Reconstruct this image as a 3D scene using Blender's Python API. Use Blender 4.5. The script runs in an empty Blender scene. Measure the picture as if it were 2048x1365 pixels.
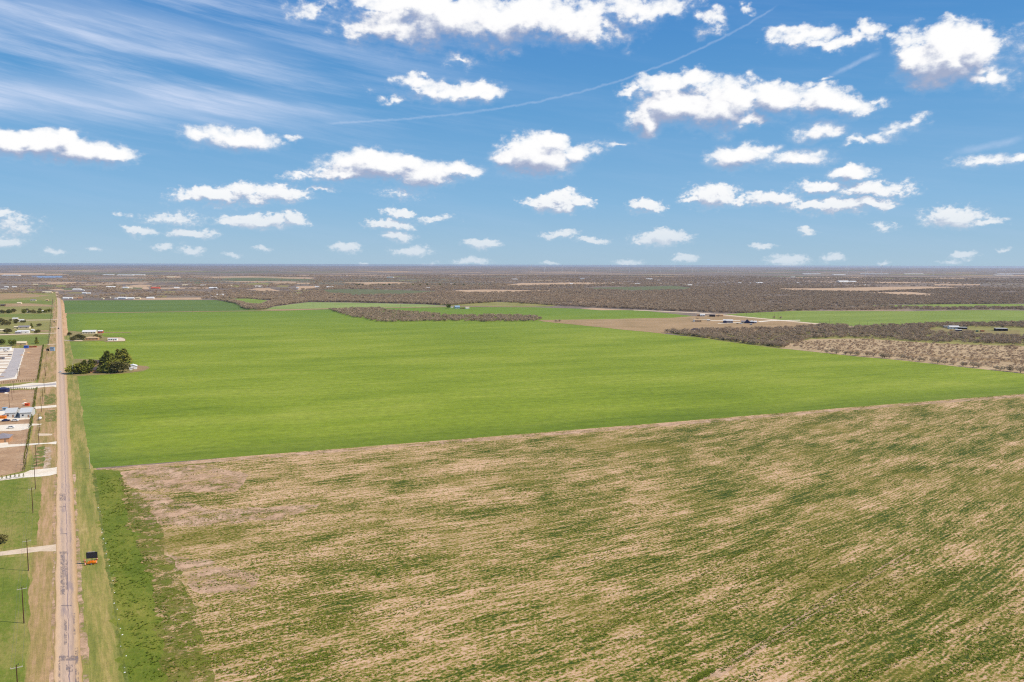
import bpy, math, random
import numpy as np
from mathutils import Matrix, Vector, Euler
S = bpy.context.scene
C = S.collection
rnd = random.Random(7)
R = math.radians
# ------------------------------------------------------------------ camera
W0, H0, F0, CH = 2048.0, 1365.0, 1560.0, 110.0
PITCH, ROLL = 5.58, 0.17
cam_d = bpy.data.cameras.new('camera'); cam = bpy.data.objects.new('camera', cam_d); C.objects.link(cam)
CM = Euler((R(90 - PITCH), 0, 0)).to_matrix() @ Matrix.Rotation(R(ROLL), 3, 'Z')
cam.matrix_world = Matrix.Translation((0, 0, CH)) @ CM.to_4x4()
cam_d.sensor_width = 36.0; cam_d.lens = 36.0 * F0 / W0
cam_d.clip_start = 1.0; cam_d.clip_end = 200000.0
S.camera = cam
S.render.resolution_x = 1024; S.render.resolution_y = 682
cy = S.cycles; cy.max_bounces = 3; cy.diffuse_bounces = 1; cy.glossy_bounces = 1; cy.transmission_bounces = 1; cy.volume_bounces = 0; cy.transparent_max_bounces = 6
cy.filter_width = 1.15; cy.use_denoising = False; cy.sample_clamp_indirect = 2.0; cy.sample_clamp_direct = 6.0

def ray(px, py):
    return (CM @ Vector(((px - W0/2)/F0, -(py - H0/2)/F0, -1))).normalized()
def P(px, py):
    d = ray(px, py)
    if d.z > -0.0008: d.z = -0.0008
    t = -CH/d.z
    return Vector((d.x*t, d.y*t))
def mpp(px, py):
    p = P(px, py); return math.hypot(p.length, CH)/F0
def azel(px, py):
    d = ray(px, py); return math.degrees(math.atan2(d.x, d.y)), math.degrees(math.asin(d.z))

# ------------------------------------------------------------------ light
SUN_AZ, SUN_EL = 99.0, 44.0          # degrees clockwise from the camera heading (+Y)
sd = Vector((math.sin(R(SUN_AZ))*math.cos(R(SUN_EL)), math.cos(R(SUN_AZ))*math.cos(R(SUN_EL)), math.sin(R(SUN_EL))))
sun_d = bpy.data.lights.new('sun', 'SUN'); sun = bpy.data.objects.new('sun', sun_d); C.objects.link(sun)
sun_d.energy = 4.1; sun_d.angle = R(0.5); sun_d.color = (1.0, 0.93, 0.82)
sun.rotation_euler = (-sd).to_track_quat('-Z', 'Y').to_euler()
vs = S.view_settings
vs.view_transform = 'Standard'; vs.look = 'None'; vs.exposure = 0.0; vs.gamma = 1.0; vs.use_curve_mapping = False

# ------------------------------------------------------------------ node helper
class N:
    def __init__(s, tree): s.t = tree
    def new(s, kind, **kw):
        n = s.t.nodes.new(kind)
        for k, v in kw.items(): setattr(n, k, v)
        return n
    def put(s, sock, v):
        if v is None: return
        if isinstance(v, bpy.types.NodeSocket): s.t.links.new(v, sock)
        elif isinstance(v, (tuple, list)) and sock.type == 'RGBA' and len(v) == 3: sock.default_value = (*v, 1)
        else: sock.default_value = v
    def m(s, op, a, b=None, c=None, clamp=False):
        n = s.new('ShaderNodeMath', operation=op, use_clamp=clamp)
        s.put(n.inputs[0], a); s.put(n.inputs[1], b); s.put(n.inputs[2], c); return n.outputs[0]
    def v(s, op, a, b=None, c=None):
        n = s.new('ShaderNodeVectorMath', operation=op)
        s.put(n.inputs[0], a); s.put(n.inputs[1], b)
        if c is not None: s.put(n.inputs[2], c)
        return n.outputs['Value'] if op in ('LENGTH', 'DOT_PRODUCT', 'DISTANCE') else n.outputs[0]
    def xyz(s, v):
        n = s.new('ShaderNodeSeparateXYZ'); s.put(n.inputs[0], v); return n.outputs
    def comb(s, x, y, z=0.0):
        n = s.new('ShaderNodeCombineXYZ'); s.put(n.inputs[0], x); s.put(n.inputs[1], y); s.put(n.inputs[2], z); return n.outputs[0]
    def noise(s, v, scale=1.0, detail=4.0, rough=0.55, color=False):
        n = s.new('ShaderNodeTexNoise'); s.put(n.inputs['Vector'], v)
        n.inputs['Scale'].default_value = scale; n.inputs['Detail'].default_value = detail; n.inputs['Roughness'].default_value = rough
        return n.outputs['Color' if color else 'Fac']
    def ramp(s, f, stops, mode='LINEAR'):
        n = s.new('ShaderNodeValToRGB'); s.put(n.inputs[0], f); r = n.color_ramp; r.interpolation = mode
        while len(r.elements) < len(stops): r.elements.new(0.5)
        for e, (p, c) in zip(r.elements, stops):
            e.position = p; e.color = (*c, 1) if not isinstance(c, (int, float)) else (c, c, c, 1)
        return n.outputs[0]
    def step(s, x, a, b):
        n = s.new('ShaderNodeMapRange', interpolation_type='SMOOTHSTEP')
        s.put(n.inputs[0], x); n.inputs[1].default_value = a; n.inputs[2].default_value = b; return n.outputs[0]
    def mix(s, f, a, b, mode='MIX'):
        n = s.new('ShaderNodeMix', data_type='RGBA', blend_type=mode)
        s.put(n.inputs[0], f); s.put(n.inputs[6], a); s.put(n.inputs[7], b); return n.outputs[2]

def lin(r, g, b):
    f = lambda c: (c/255/12.92) if c <= 10 else ((c/255 + 0.055)/1.055)**2.4
    return (f(r), f(g), f(b))

# ------------------------------------------------------------------ world: sky and clouds
world = bpy.data.worlds.new('World'); S.world = world; world.use_nodes = True
wt = world.node_tree; wt.nodes.clear()
SKY_STRENGTH = 0.085
LOBES = [  # px, py, rx, ry, density
 (785,62,105,40,1),(900,38,125,52,1.1),(1045,45,110,45,1.1),(1150,50,90,40,1),(1290,15,120,32,.65),(735,78,60,18,.6),(830,15,120,35,1),(1010,95,60,12,.5),(1230,60,70,22,.55),
 (900,178,100,20,.75),(830,165,45,14,.65),(962,188,52,20,.8),(790,199,45,8,.45),(925,122,38,11,.45),(890,90,40,8,.4),
 (1608,68,72,22,.75),(1560,68,40,12,.6),(1690,88,70,16,.7),(1750,72,30,16,.7),(1410,58,30,20,.5),(1485,25,20,10,.5),(1650,92,70,14,.7),
 (1900,110,115,52,1.3),(1965,85,66,36,1.2),(1830,105,55,30,1),(1985,155,50,28,.7),(1870,140,70,32,1),(1940,165,50,18,.7),(1910,40,60,10,.35),
 (1335,170,80,20,.8),(1395,155,48,18,.85),(1270,183,32,10,.6),
 (1360,212,95,40,1.3),(1440,215,90,45,1.2),(1300,236,62,28,1.2),(1500,246,48,15,.8),(1550,200,75,32,1.2),(1650,205,55,30,1.1),(1700,215,58,24,.95),(1640,185,28,18,.8),
 (1630,270,62,18,.6),(1805,258,60,12,.42),(1840,245,24,10,.42),(1700,290,32,7,.55),(1750,278,60,9,.4),
 (1475,318,66,22,.9),(1590,318,88,15,.62),(1520,303,40,10,.6),
 (1420,393,58,23,1.1),(1385,403,30,9,.9),(1550,396,62,15,.9),(1480,402,60,10,.65),
 (1702,347,46,15,.95),(1650,372,66,13,.8),(1745,380,88,17,.85),(1660,413,100,15,1.1),(1745,408,60,13,1),(1800,385,50,8,.5),
 (1905,435,66,19,1.1),(1975,443,42,9,.8),(1900,425,30,12,1),(1970,318,75,12,.5),(2035,314,40,9,.6),
 (30,286,75,26,1.3),(90,292,75,26,1.3),(155,302,70,25,1.2),(215,306,58,24,1.1),(65,272,30,16,1.1),(130,280,28,14,1),
 (470,275,100,21,.85),(400,272,52,15,.55),(590,265,26,7,.5),(440,290,60,12,.5),
 (430,393,90,17,1.05),(385,399,46,11,.9),(560,385,62,19,.95),(640,375,46,8,.5),(520,398,80,12,.75),(490,384,40,14,.9),
 (760,333,120,25,1.2),(850,350,72,28,1.05),(690,346,88,14,1),(920,341,55,15,.85),(610,352,60,7,.5),(740,318,34,14,.9),(820,318,40,12,.9),
 (1075,315,90,32,1.25),(1100,290,52,18,1.1),(1162,306,42,19,.75),(1015,310,42,22,1),(1060,343,70,13,.65),(1230,282,45,7,.35),
 (1108,407,70,16,1.1),(1125,394,40,15,1.1),(1165,405,26,13,1),(1292,415,40,14,1),
 (345,437,66,13,.55),(520,443,86,14,1.1),(588,437,26,13,1),(465,446,34,10,.9),(280,464,36,9,.95),(385,467,52,11,1),(243,430,16,6,.4),
 (798,425,36,10,.95),(778,449,52,10,1),(795,472,38,10,.9),(870,438,40,7,.5),
 (690,497,32,10,1),(825,503,44,10,.8),(965,490,38,9,.9),(1120,470,42,8,.75),(1185,481,36,7,.75),(1325,476,64,14,1.1),(1290,483,30,8,.9),
 (1370,518,27,9,.9),(1525,492,32,7,.8),(1615,467,22,8,.7),(1770,453,30,8,.5),(325,496,22,6,.8),(385,500,30,7,.75),
 (945,523,40,8,.7),(1575,522,46,10,.9),(1665,519,28,8,.8),(1255,527,30,6,.6),(1925,511,30,7,.8),(2005,499,20,5,.6),(110,507,26,7,.55),
 (185,498,16,5,.5),(465,510,22,5,.5),(525,498,16,5,.5),(730,531,14,5,.7),(1100,528,18,4,.5),(1770,528,16,4,.5),(860,528,20,4,.4),(1900,521,30,5,.5),
 (25,455,60,22,.5),(12,482,42,11,.85),(10,430,28,9,.8),(40,460,40,10,.6),(630,12,70,16,.4),(1760,205,26,7,.4),(1650,155,20,6,.4),(1510,158,24,8,.4),(805,388,50,12,.4)]
n = N(wt)
tc = n.new('ShaderNodeTexCoord')
dx, dy, dz = n.xyz(n.v('NORMALIZE', tc.outputs['Generated']))
az = n.m('MULTIPLY', n.m('ARCTAN2', dx, dy), 57.29578)
el = n.m('MULTIPLY', n.m('ARCSINE', n.m('MINIMUM', n.m('MAXIMUM', dz, -1.0), 1.0)), 57.29578)
pv = n.comb(az, el)
sky = n.new('ShaderNodeTexSky', sky_type='NISHITA'); sky.sun_disc = False
sky.sun_elevation = R(SUN_EL); sky.sun_rotation = R(SUN_AZ)
sky.altitude = 300; sky.air_density = 1.0; sky.dust_density = 0.1; sky.ozone_density = 1.5
scl = n.m('ADD', n.m('MAXIMUM', el, -2.0), 5.0)
lowband = n.step(el, 9.0, 4.0)
def warped(p, sc):          # ragged cloud coordinates: two bands of detail, finer towards the horizon where the clouds are far off
    def band(v_, f, det, ro, col):
        A = n.noise(v_, f, det, ro, col); Bn = n.noise(v_, f*2.3, det, ro, col)
        return n.mix(lowband, A, Bn)
    pv_ = n.v('MULTIPLY', p, (1.0, 1.35, 0))
    w1 = n.v('SUBTRACT', band(pv_, .30, 2.0, .5, True), (.5, .5, .5))
    w2 = n.v('SUBTRACT', band(pv_, .95, 3.0, .55, True), (.5, .5, .5))
    w = n.v('ADD', n.v('MULTIPLY', w1, (.22, .15, 0)), n.v('MULTIPLY', w2, (.08, .08, 0)))
    fz = n.xyz(band(pv_, 1.5, 5.0, .57, True))[0]
    return n.v('ADD', p, n.v('MULTIPLY', w, n.comb(sc, sc))), n.m('MULTIPLY_ADD', fz, .84, -.42)
Q0 = warped(pv, scl)
Q1 = warped(n.v('ADD', pv, n.v('MULTIPLY', n.comb(scl, scl), (.025, .055, 0))), scl)
LB = []
for (px, py, rx, ry, d) in LOBES:
    a, e = azel(px, py); a1, _ = azel(px + rx, py); _, e1 = azel(px, py - ry)
    LB.append((a, e, (a1 - a)*1.20, (e1 - e)*1.44, d*1.06))
r2 = random.Random(5)
for i in range(46):              # the same kind of clouds on the rest of the sky
    a = r2.uniform(38, 322); e = r2.choice([r2.uniform(2, 14), r2.uniform(10, 45), r2.uniform(20, 60)])
    a = a if a < 180 else a - 360
    s_ = (e + 6)*r2.uniform(.12, .3)
    LB.append((a, e, s_*1.6, s_*.6, r2.uniform(.5, 1.2)))
def chain(n, q, k, L):
    acc = None
    for (a, e, ra, re, d) in L:
        t = n.v('MULTIPLY', n.v('SUBTRACT', q, (a, e, 0)), (1/ra, 1/re, 0))
        f = n.m('MULTIPLY_ADD', n.v('LENGTH', t), -d, d)
        acc = f if acc is None else n.m('SMOOTH_MAX', acc, f, 0.12)
    return n.m('ADD', acc, k)
# cirrus veil, as streaks, strongest towards the left of the view
cv = n.v('MULTIPLY', n.comb(n.m('MULTIPLY_ADD', el, 1.5, az), n.m('MULTIPLY_ADD', az, .13, el)), (.034, .30, 1))
c1 = n.noise(cv, 1.5, 8.0, .66)
cmask = n.m('MULTIPLY', n.step(az, 4.0, -26.0), n.m('MULTIPLY', n.step(el, 6.0, 11.0), n.step(az, -150.0, -80.0)))
cir = n.m('MULTIPLY', n.step(c1, .40, .72), n.m('MULTIPLY_ADD', cmask, .66, .08))
# contrails
def poly(pts):
    xs = [azel(*p)[0] for p in pts]; ys = [azel(*p)[1] for p in pts]
    return np.polyfit(xs, ys, 3), min(xs), max(xs)
def trail(pts, w, a):
    (k3, k2, k1, k0), xa, xb = poly(pts)
    f = n.m('MULTIPLY_ADD', n.m('MULTIPLY_ADD', n.m('MULTIPLY_ADD', az, k3, k2), az, k1), az, k0)
    wob = n.m('MULTIPLY_ADD', n.noise(n.comb(az, el), 1.3, 5.0, .6), .34, -.17)
    dd = n.m('ABSOLUTE', n.m('ADD', n.m('SUBTRACT', el, f), wob))
    return n.m('MULTIPLY', n.m('MULTIPLY', n.step(dd, w, 0.0), n.m('MULTIPLY', n.step(az, xa, xa + 1.5), n.step(az, xb, xb - 1.0))), n.m('MULTIPLY_ADD', n.noise(n.comb(az, el), 2.2, 4.0), a, a*.4))
t1 = trail([(640,248),(800,240),(1000,215),(1200,175),(1330,130),(1450,70),(1560,10)], .13, .24)
t2 = trail([(1645,156),(1690,138),(1730,118),(1770,102)], .26, .36)
t3 = trail([(1890,310),(1960,296),(2010,286),(2060,270)], .35, .30)
def band(pts, w, a):
    (k3, k2, k1, k0), xa, xb = poly(pts)
    f = n.m('MULTIPLY_ADD', n.m('MULTIPLY_ADD', n.m('MULTIPLY_ADD', az, k3, k2), az, k1), az, k0)
    dd = n.m('ABSOLUTE', n.m('ADD', n.m('SUBTRACT', el, f), n.m('MULTIPLY_ADD', n.noise(cv, 1.2, 4.0, .6), 3.0, -1.5)))
    return n.m('MULTIPLY', n.m('MULTIPLY', n.step(dd, w, 0.0), n.m('MULTIPLY', n.step(az, xa - 8, xa), n.step(az, xb, xb - 12))), n.m('MULTIPLY_ADD', n.noise(n.v('MULTIPLY', cv, (3, 3, 1)), 1.6, 5.0, .6), a*1.4, a*.2))
b1 = band([(-60,185),(100,192),(300,212),(500,222),(760,240)], 2.0, .50)
b2 = band([(-60,20),(150,35),(350,70),(520,110),(700,140)], 2.2, .38)
veil = n.m('MINIMUM', n.m('ADD', n.m('ADD', cir, n.m('ADD', b1, b2)), n.m('ADD', t1, n.m('ADD', t2, t3))), .9)
skyc = n.new('ShaderNodeHueSaturation'); skyc.inputs['Hue'].default_value = .497; skyc.inputs['Saturation'].default_value = 1.12; skyc.inputs['Value'].default_value = 1.0
n.put(skyc.inputs['Color'], sky.outputs[0])
grad = n.ramp(n.m('DIVIDE', el, 90.0), [(0.0, lin(162,196,221)), (.05, lin(132,183,224)), (.12, lin(98,162,216)), (.21, lin(66,136,206)), (1.0, lin(34,84,166))])
skyb = n.mix(.88, skyc.outputs[0], n.v('MULTIPLY', grad, (1/SKY_STRENGTH,)*3))
base = n.mix(n.m('MULTIPLY', veil, 1.0), skyb, tuple(c/SKY_STRENGTH for c in (.60, .70, .90)))
def tile(a0, a1, e0, e1):        # one patch of the sky with the clouds that reach into it, as its own node group
    L = []
    for (a, e, ra, re, d) in LB:
        sc = max(e, -2) + 5; mx = ra*1.75 + .12*sc; my = re*1.75 + .10*sc
        if a + mx > a0 and a - mx < a1 and e + my > e0 and e - my < e1: L.append((a, e, ra, re, d))
    g = bpy.data.node_groups.new('sky_patch', 'ShaderNodeTree'); k = N(g)
    for nm, ty in (('Q0', 'Vector'), ('Q1', 'Vector'), ('K0', 'Float'), ('K1', 'Float'), ('E', 'Float'), ('Base', 'Color')):
        g.interface.new_socket(nm, in_out='INPUT', socket_type='NodeSocket' + ty)
    g.interface.new_socket('Sky', in_out='OUTPUT', socket_type='NodeSocketShader')
    gi = k.new('NodeGroupInput'); go = k.new('NodeGroupOutput'); q0, q1, k0, k1, e_, base_ = gi.outputs[:6]
    col = base_
    if L:
        S0 = chain(k, q0, 0.0, L); S1 = chain(k, q1, 0.0, L)
        D0 = k.m('ADD', S0, k0); lit = k.m('MULTIPLY_ADD', k.m('SUBTRACT', k0, k1), .55, k.m('SUBTRACT', S0, S1))
        cov = k.step(k.m('DIVIDE', D0, k.m('MAXIMUM', k.m('MULTIPLY_ADD', lit, -.9, .68), .34)), -.12, 1.0)
        shade = k.ramp(k.m('MULTIPLY_ADD', lit, 1.5, .43), [(0.0, lin(164,176,204)), (.30, lin(192,200,220)), (.50, lin(222,226,236)), (.74, lin(250,250,252)), (1.0, lin(255,255,255))])
        cc = k.mix(k.step(D0, .05, .42), (*lin(214,220,234), 1), shade)
        cc = k.mix(k.step(e_, 7.0, -1.0), cc, (*lin(208,222,234), 1))
        alpha = k.m('MULTIPLY', cov, k.m('MULTIPLY_ADD', k.step(D0, .0, .62), .55, .45))
        col = k.mix(alpha, base_, k.v('MULTIPLY', cc, (1/SKY_STRENGTH,)*3))
    b_ = k.new('ShaderNodeBackground'); k.put(b_.inputs[0], col); b_.inputs[1].default_value = SKY_STRENGTH
    g.links.new(b_.outputs[0], go.inputs[0])
    t = n.new('ShaderNodeGroup'); t.node_tree = g
    for i_, v_ in enumerate((Q0[0], Q1[0], Q0[1], Q1[1], el, base)): n.put(t.inputs[i_], v_)
    return t.outputs[0]
def split(val, edges, make):     # binary tree of mix shaders
    def go(lo, hi):
        if hi - lo == 1: return make(edges[lo], edges[hi])
        mid = (lo + hi)//2; mx = n.new('ShaderNodeMixShader'); n.put(mx.inputs[0], n.m('GREATER_THAN', val, edges[mid]))
        wt.links.new(go(lo, mid), mx.inputs[1]); wt.links.new(go(mid, hi), mx.inputs[2]); return mx.outputs[0]
    return go(0, len(edges) - 1)
AE = [-180, -120, -75, -38, -28, -20, -12, -4, 3, 9, 15, 21, 27, 38, 75, 120, 180]
tree = split(az, AE, lambda a0, a1: split(el, [-90, 3.0, 8.0, 12.5, 90] if a0 >= -38 and a1 <= 38 else [-90, 15, 35, 90], lambda e0, e1: tile(a0, a1, e0, e1)))
wo = n.new('ShaderNodeOutputWorld'); wt.links.new(tree, wo.inputs[0])
world.cycles.sampling_method = 'NONE'

# ------------------------------------------------------------------ materials
MATS = {}
def mat(name, build=None, color=None, rough=.9, metal=0.0, spec=.2, vary=.12, vscale=.6):
    if name in MATS: return MATS[name]
    m = bpy.data.materials.new(name); m.use_nodes = True; t = m.node_tree; t.nodes.clear(); n = N(t)
    b = n.new('ShaderNodeBsdfPrincipled'); o = n.new('ShaderNodeOutputMaterial'); t.links.new(b.outputs[0], o.inputs[0])
    b.inputs['Roughness'].default_value = rough; b.inputs['Metallic'].default_value = metal
    b.inputs['Specular IOR Level'].default_value = spec
    tcn = n.new('ShaderNodeTexCoord'); pos = tcn.outputs['Object']
    if build: build(n, b, pos)
    else:
        oi = n.new('ShaderNodeObjectInfo')
        f = n.m('MULTIPLY_ADD', n.noise(n.v('ADD', pos, n.comb(oi.outputs['Random'], 0.0, oi.outputs['Random'])), vscale, 5.0, .65), 2*vary, 1 - vary)
        n.put(b.inputs['Base Color'], n.mix(1.0, color, n.comb(f, f, f), 'MULTIPLY'))
    MATS[name] = m; return m
def bump(n, b, h, dist, strength=1.0):
    k = n.new('ShaderNodeBump'); k.inputs['Strength'].default_value = strength; k.inputs['Distance'].default_value = dist
    n.put(k.inputs['Height'], h); n.put(b.inputs['Normal'], k.outputs[0])
ROAD_A = P(137, 1365); ROAD_B = P(118, 620)
RD = (ROAD_B - ROAD_A).normalized(); RN = Vector((RD.y, -RD.x))      # along and to the right of the road
ROADANG = math.atan2(RD.y, RD.x)
def roadco(n, pos):     # (across, along)
    x, y, z = n.xyz(pos)
    a = n.m('MULTIPLY_ADD', x, RN.x, n.m('MULTIPLY', y, RN.y)); l = n.m('MULTIPLY_ADD', x, RD.x, n.m('MULTIPLY', y, RD.y))
    return a, l
T_TAN = lin(208,164,128); T_TAN2 = lin(186,146,104)
def m_stubble(n, b, pos):
    x, y, z = n.xyz(pos)
    xc = n.m('MINIMUM', n.m('MAXIMUM', x, 0.0), 200.0)
    v = n.m('SUBTRACT', n.m('SUBTRACT', n.m('MULTIPLY_ADD', x, -.45, y), n.m('MULTIPLY', n.m('MULTIPLY', xc, xc), .0009)), n.m('MULTIPLY', n.m('MAXIMUM', n.m('SUBTRACT', x, 200.0), 0.0), .36))
    v = n.m('ADD', v, n.m('MULTIPLY_ADD', n.noise(pos, .03, 4.0, .6), 5.0, -2.5))
    a = n.noise(n.comb(n.m('MULTIPLY', x, 1/42), n.m('MULTIPLY', v, 1/22)), 1.0, 4.0, .62)
    s1 = n.noise(n.comb(n.m('MULTIPLY', x, 1/10), n.m('MULTIPLY', v, 1/2.5), 3.0), 1.0, 4.0, .62)
    s2 = n.noise(n.comb(n.m('MULTIPLY', x, 1/1.6), n.m('MULTIPLY', v, 1/1.05), 9.0), 1.0, 4.0, .7)
    f = n.noise(pos, 1.0, 6.0, .85)
    row = n.m('SINE', n.m('MULTIPLY', n.m('SUBTRACT', n.m('MULTIPLY', y, .736), n.m('MULTIPLY', x, .677)), 4.1))
    s3 = n.noise(n.comb(n.m('MULTIPLY', x, 1/30), n.m('MULTIPLY', v, 1/1.7), 6.0), 1.0, 3.0, .6)
    g = n.m('ADD', n.m('ADD', n.m('MULTIPLY', a, 1.05), n.m('MULTIPLY_ADD', s3, .45, n.m('MULTIPLY', s1, 1.0))), n.m('ADD', n.m('MULTIPLY', s2, 1.25), n.m('MULTIPLY_ADD', row, .05, n.m('MULTIPLY', f, 2.6))))
    g = n.m('MULTIPLY_ADD', n.step(x, -130.0, 130.0), .09, g)
    pa, pb = P(300, 926), P(2048, 788); q = (pb - pa).normalized(); nx, ny = -q.y, q.x; k0 = pa.x*nx + pa.y*ny
    dd = n.m('SUBTRACT', k0, n.m('MULTIPLY_ADD', x, nx, n.m('MULTIPLY', y, ny)))
    g = n.m('MULTIPLY_ADD', n.step(dd, 30.0, 2.0), -.10, g)
    c = n.ramp(n.m('MULTIPLY_ADD', g, 1.45, -4.604 + .475), [(0.0, lin(234,194,154)), (.30, lin(218,172,130)), (.43, lin(192,152,98)), (.53, lin(158,138,62)), (.64, lin(130,126,38)), (.76, lin(102,108,24)), (.98, lin(56,74,14))])
    c = n.mix(1.0, c, n.ramp(f, [(.38, .70), (.5, 1.0), (.62, 1.25)]), 'MULTIPLY')
    big = n.noise(pos, .012, 4.0, .6)
    c = n.mix(n.m('MULTIPLY', n.step(big, .50, .68), .8), c, n.mix(.6, c, lin(136,122,46)))
    n.put(b.inputs['Base Color'], c); bump(n, b, f, .20, .8)
def grain(n, pos, lo=.70, hi=1.28, sc=.16):
    k = n.noise(pos, sc, 9.0, .86)
    return n.ramp(k, [(.36, lo), (.5, 1.0), (.64, hi)])
def green(c0, c1, c2, spots=0.0, main=False):
    def f(n, b, pos):
        x, y, z = n.xyz(pos)
        v = n.m('SUBTRACT', n.m('MULTIPLY', y, .938), n.m('MULTIPLY', x, .347)); u = n.m('MULTIPLY_ADD', x, .938, n.m('MULTIPLY', y, .347))
        A = n.noise(n.comb(n.m('MULTIPLY', u, 1/230), n.m('MULTIPLY', v, 1/75)), 1.0, 3.0, .6)
        B = n.noise(n.comb(n.m('MULTIPLY', u, 1/60), n.m('MULTIPLY', v, 1/9), 5.0), 1.0, 6.0, .72)
        K = n.noise(pos, 1.1, 6.0, .8)
        g = n.m('ADD', n.m('MULTIPLY', A, .55), n.m('ADD', n.m('MULTIPLY', B, .35), n.m('MULTIPLY', K, .10)))
        c = n.ramp(n.m('MULTIPLY_ADD', g, 2.4, -.7), [(0.05, c0), (.5, c1), (.95, c2)])
        if main:
            nz = n.m('MULTIPLY_ADD', n.noise(pos, .045, 5.0, .7), 44.0, -22.0)
            nf = n.m('MULTIPLY_ADD', n.noise(pos, .006, 5.0, .6), 500.0, -250.0)
            a, l = roadco(n, pos)
            far = n.step(n.m('ADD', n.m('ADD', y, nf), n.m('MULTIPLY', x, -.1)), 950.0, 2100.0)
            c = n.mix(n.m('MULTIPLY', far, .85), c, n.ramp(B, [(.3, lin(98,126,34)), (.7, lin(126,148,54))]))
            ea = P(163, 850); ae = ea.x*RN.x + ea.y*RN.y
            left = n.step(n.m('ADD', a, nz), ae + 34, ae + 4)
            c = n.mix(n.m('MULTIPLY', left, .6), c, n.ramp(B, [(.3, lin(98,122,46)), (.7, lin(124,142,60))]))
            pa, pb = P(300, 926), P(2048, 788); q = (pb - pa).normalized(); nx, ny = -q.y, q.x; k0 = pa.x*nx + pa.y*ny
            dd = n.m('SUBTRACT', n.m('MULTIPLY_ADD', x, nx, n.m('MULTIPLY', y, ny)), k0)
            low = n.step(n.m('ADD', dd, n.m('MULTIPLY', nz, .5)), 62.0, 4.0)
            c = n.mix(n.m('MULTIPLY', low, .55), c, n.ramp(B, [(.3, lin(76,100,16)), (.7, lin(104,122,30))]))
        c = n.mix(.85, c, grain(n, pos), 'MULTIPLY')
        if spots:
            sp = n.noise(n.comb(n.m('MULTIPLY', u, 1/28), n.m('MULTIPLY', v, 1/5.5), 2.0), 1.0, 3.0, .6)
            c = n.mix(n.m('MULTIPLY', n.step(sp, .70, .78), spots), c, lin(196,190,110))
        n.put(b.inputs['Base Color'], c); bump(n, b, K, .25, .7)
    return f
def earth(stops, s1=.05, s2=1.2, along=0.0, gr=.8, bd=.08, patchy=None):
    def f(n, b, pos):
        if along:
            a, l = roadco(n, pos); pos2 = n.comb(a, n.m('MULTIPLY', l, along))
        else: pos2 = pos
        A = n.noise(pos2, s1, 4.0, .6); K = n.noise(pos2, s2, 6.0, .75)
        g = n.m('ADD', n.m('MULTIPLY', A, .6), n.m('MULTIPLY', K, .4))
        c = n.ramp(n.m('MULTIPLY_ADD', g, 2.2, -.6), stops)
        k2 = n.noise(pos, 2.2, 4.0, .8)
        c = n.mix(gr, c, n.ramp(k2, [(.28, .70), (.5, 1.0), (.72, 1.22)]), 'MULTIPLY')
        c = n.mix(gr, c, grain(n, pos, .80, 1.18, .3), 'MULTIPLY')
        n.put(b.inputs['Base Color'], c); bump(n, b, K, bd, .7)
        if patchy: n.put(b.inputs['Alpha'], n.step(n.noise(pos, patchy, 7.0, .78), .42, .58))
    return f
def m_brush(n, b, pos):       # far mesquite country seen from above: scrub, clearings, grass
    A = n.noise(pos, 1/1700, 5.0, .6); B = n.noise(pos, 1/420, 6.0, .68); K = n.noise(pos, 1/26, 6.0, .85)
    D = n.noise(n.v('ADD', pos, (9000., 400., 0.)), 1/3600, 5.0, .6)
    c = n.ramp(n.m('MULTIPLY_ADD', B, .5, n.m('MULTIPLY', K, .5)), [(.36, lin(108,94,84)), (.5, lin(136,118,102)), (.64, lin(164,142,116))])
    o = n.mix(n.m('MULTIPLY', n.step(B, .54, .66), .7), c, n.ramp(K, [(.3, lin(112,104,76)), (.7, lin(150,138,100))]))
    cl = n.m('MULTIPLY', n.step(A, .53, .60), n.step(B, .46, .52))
    o = n.mix(n.m('MULTIPLY', cl, .8), o, lin(192,160,126))
    o = n.mix(n.m('MULTIPLY', n.step(D, .53, .62), .6), o, lin(110,112,84))
    n.put(b.inputs['Base Color'], o); bump(n, b, K, 3.0, .6)
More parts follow.
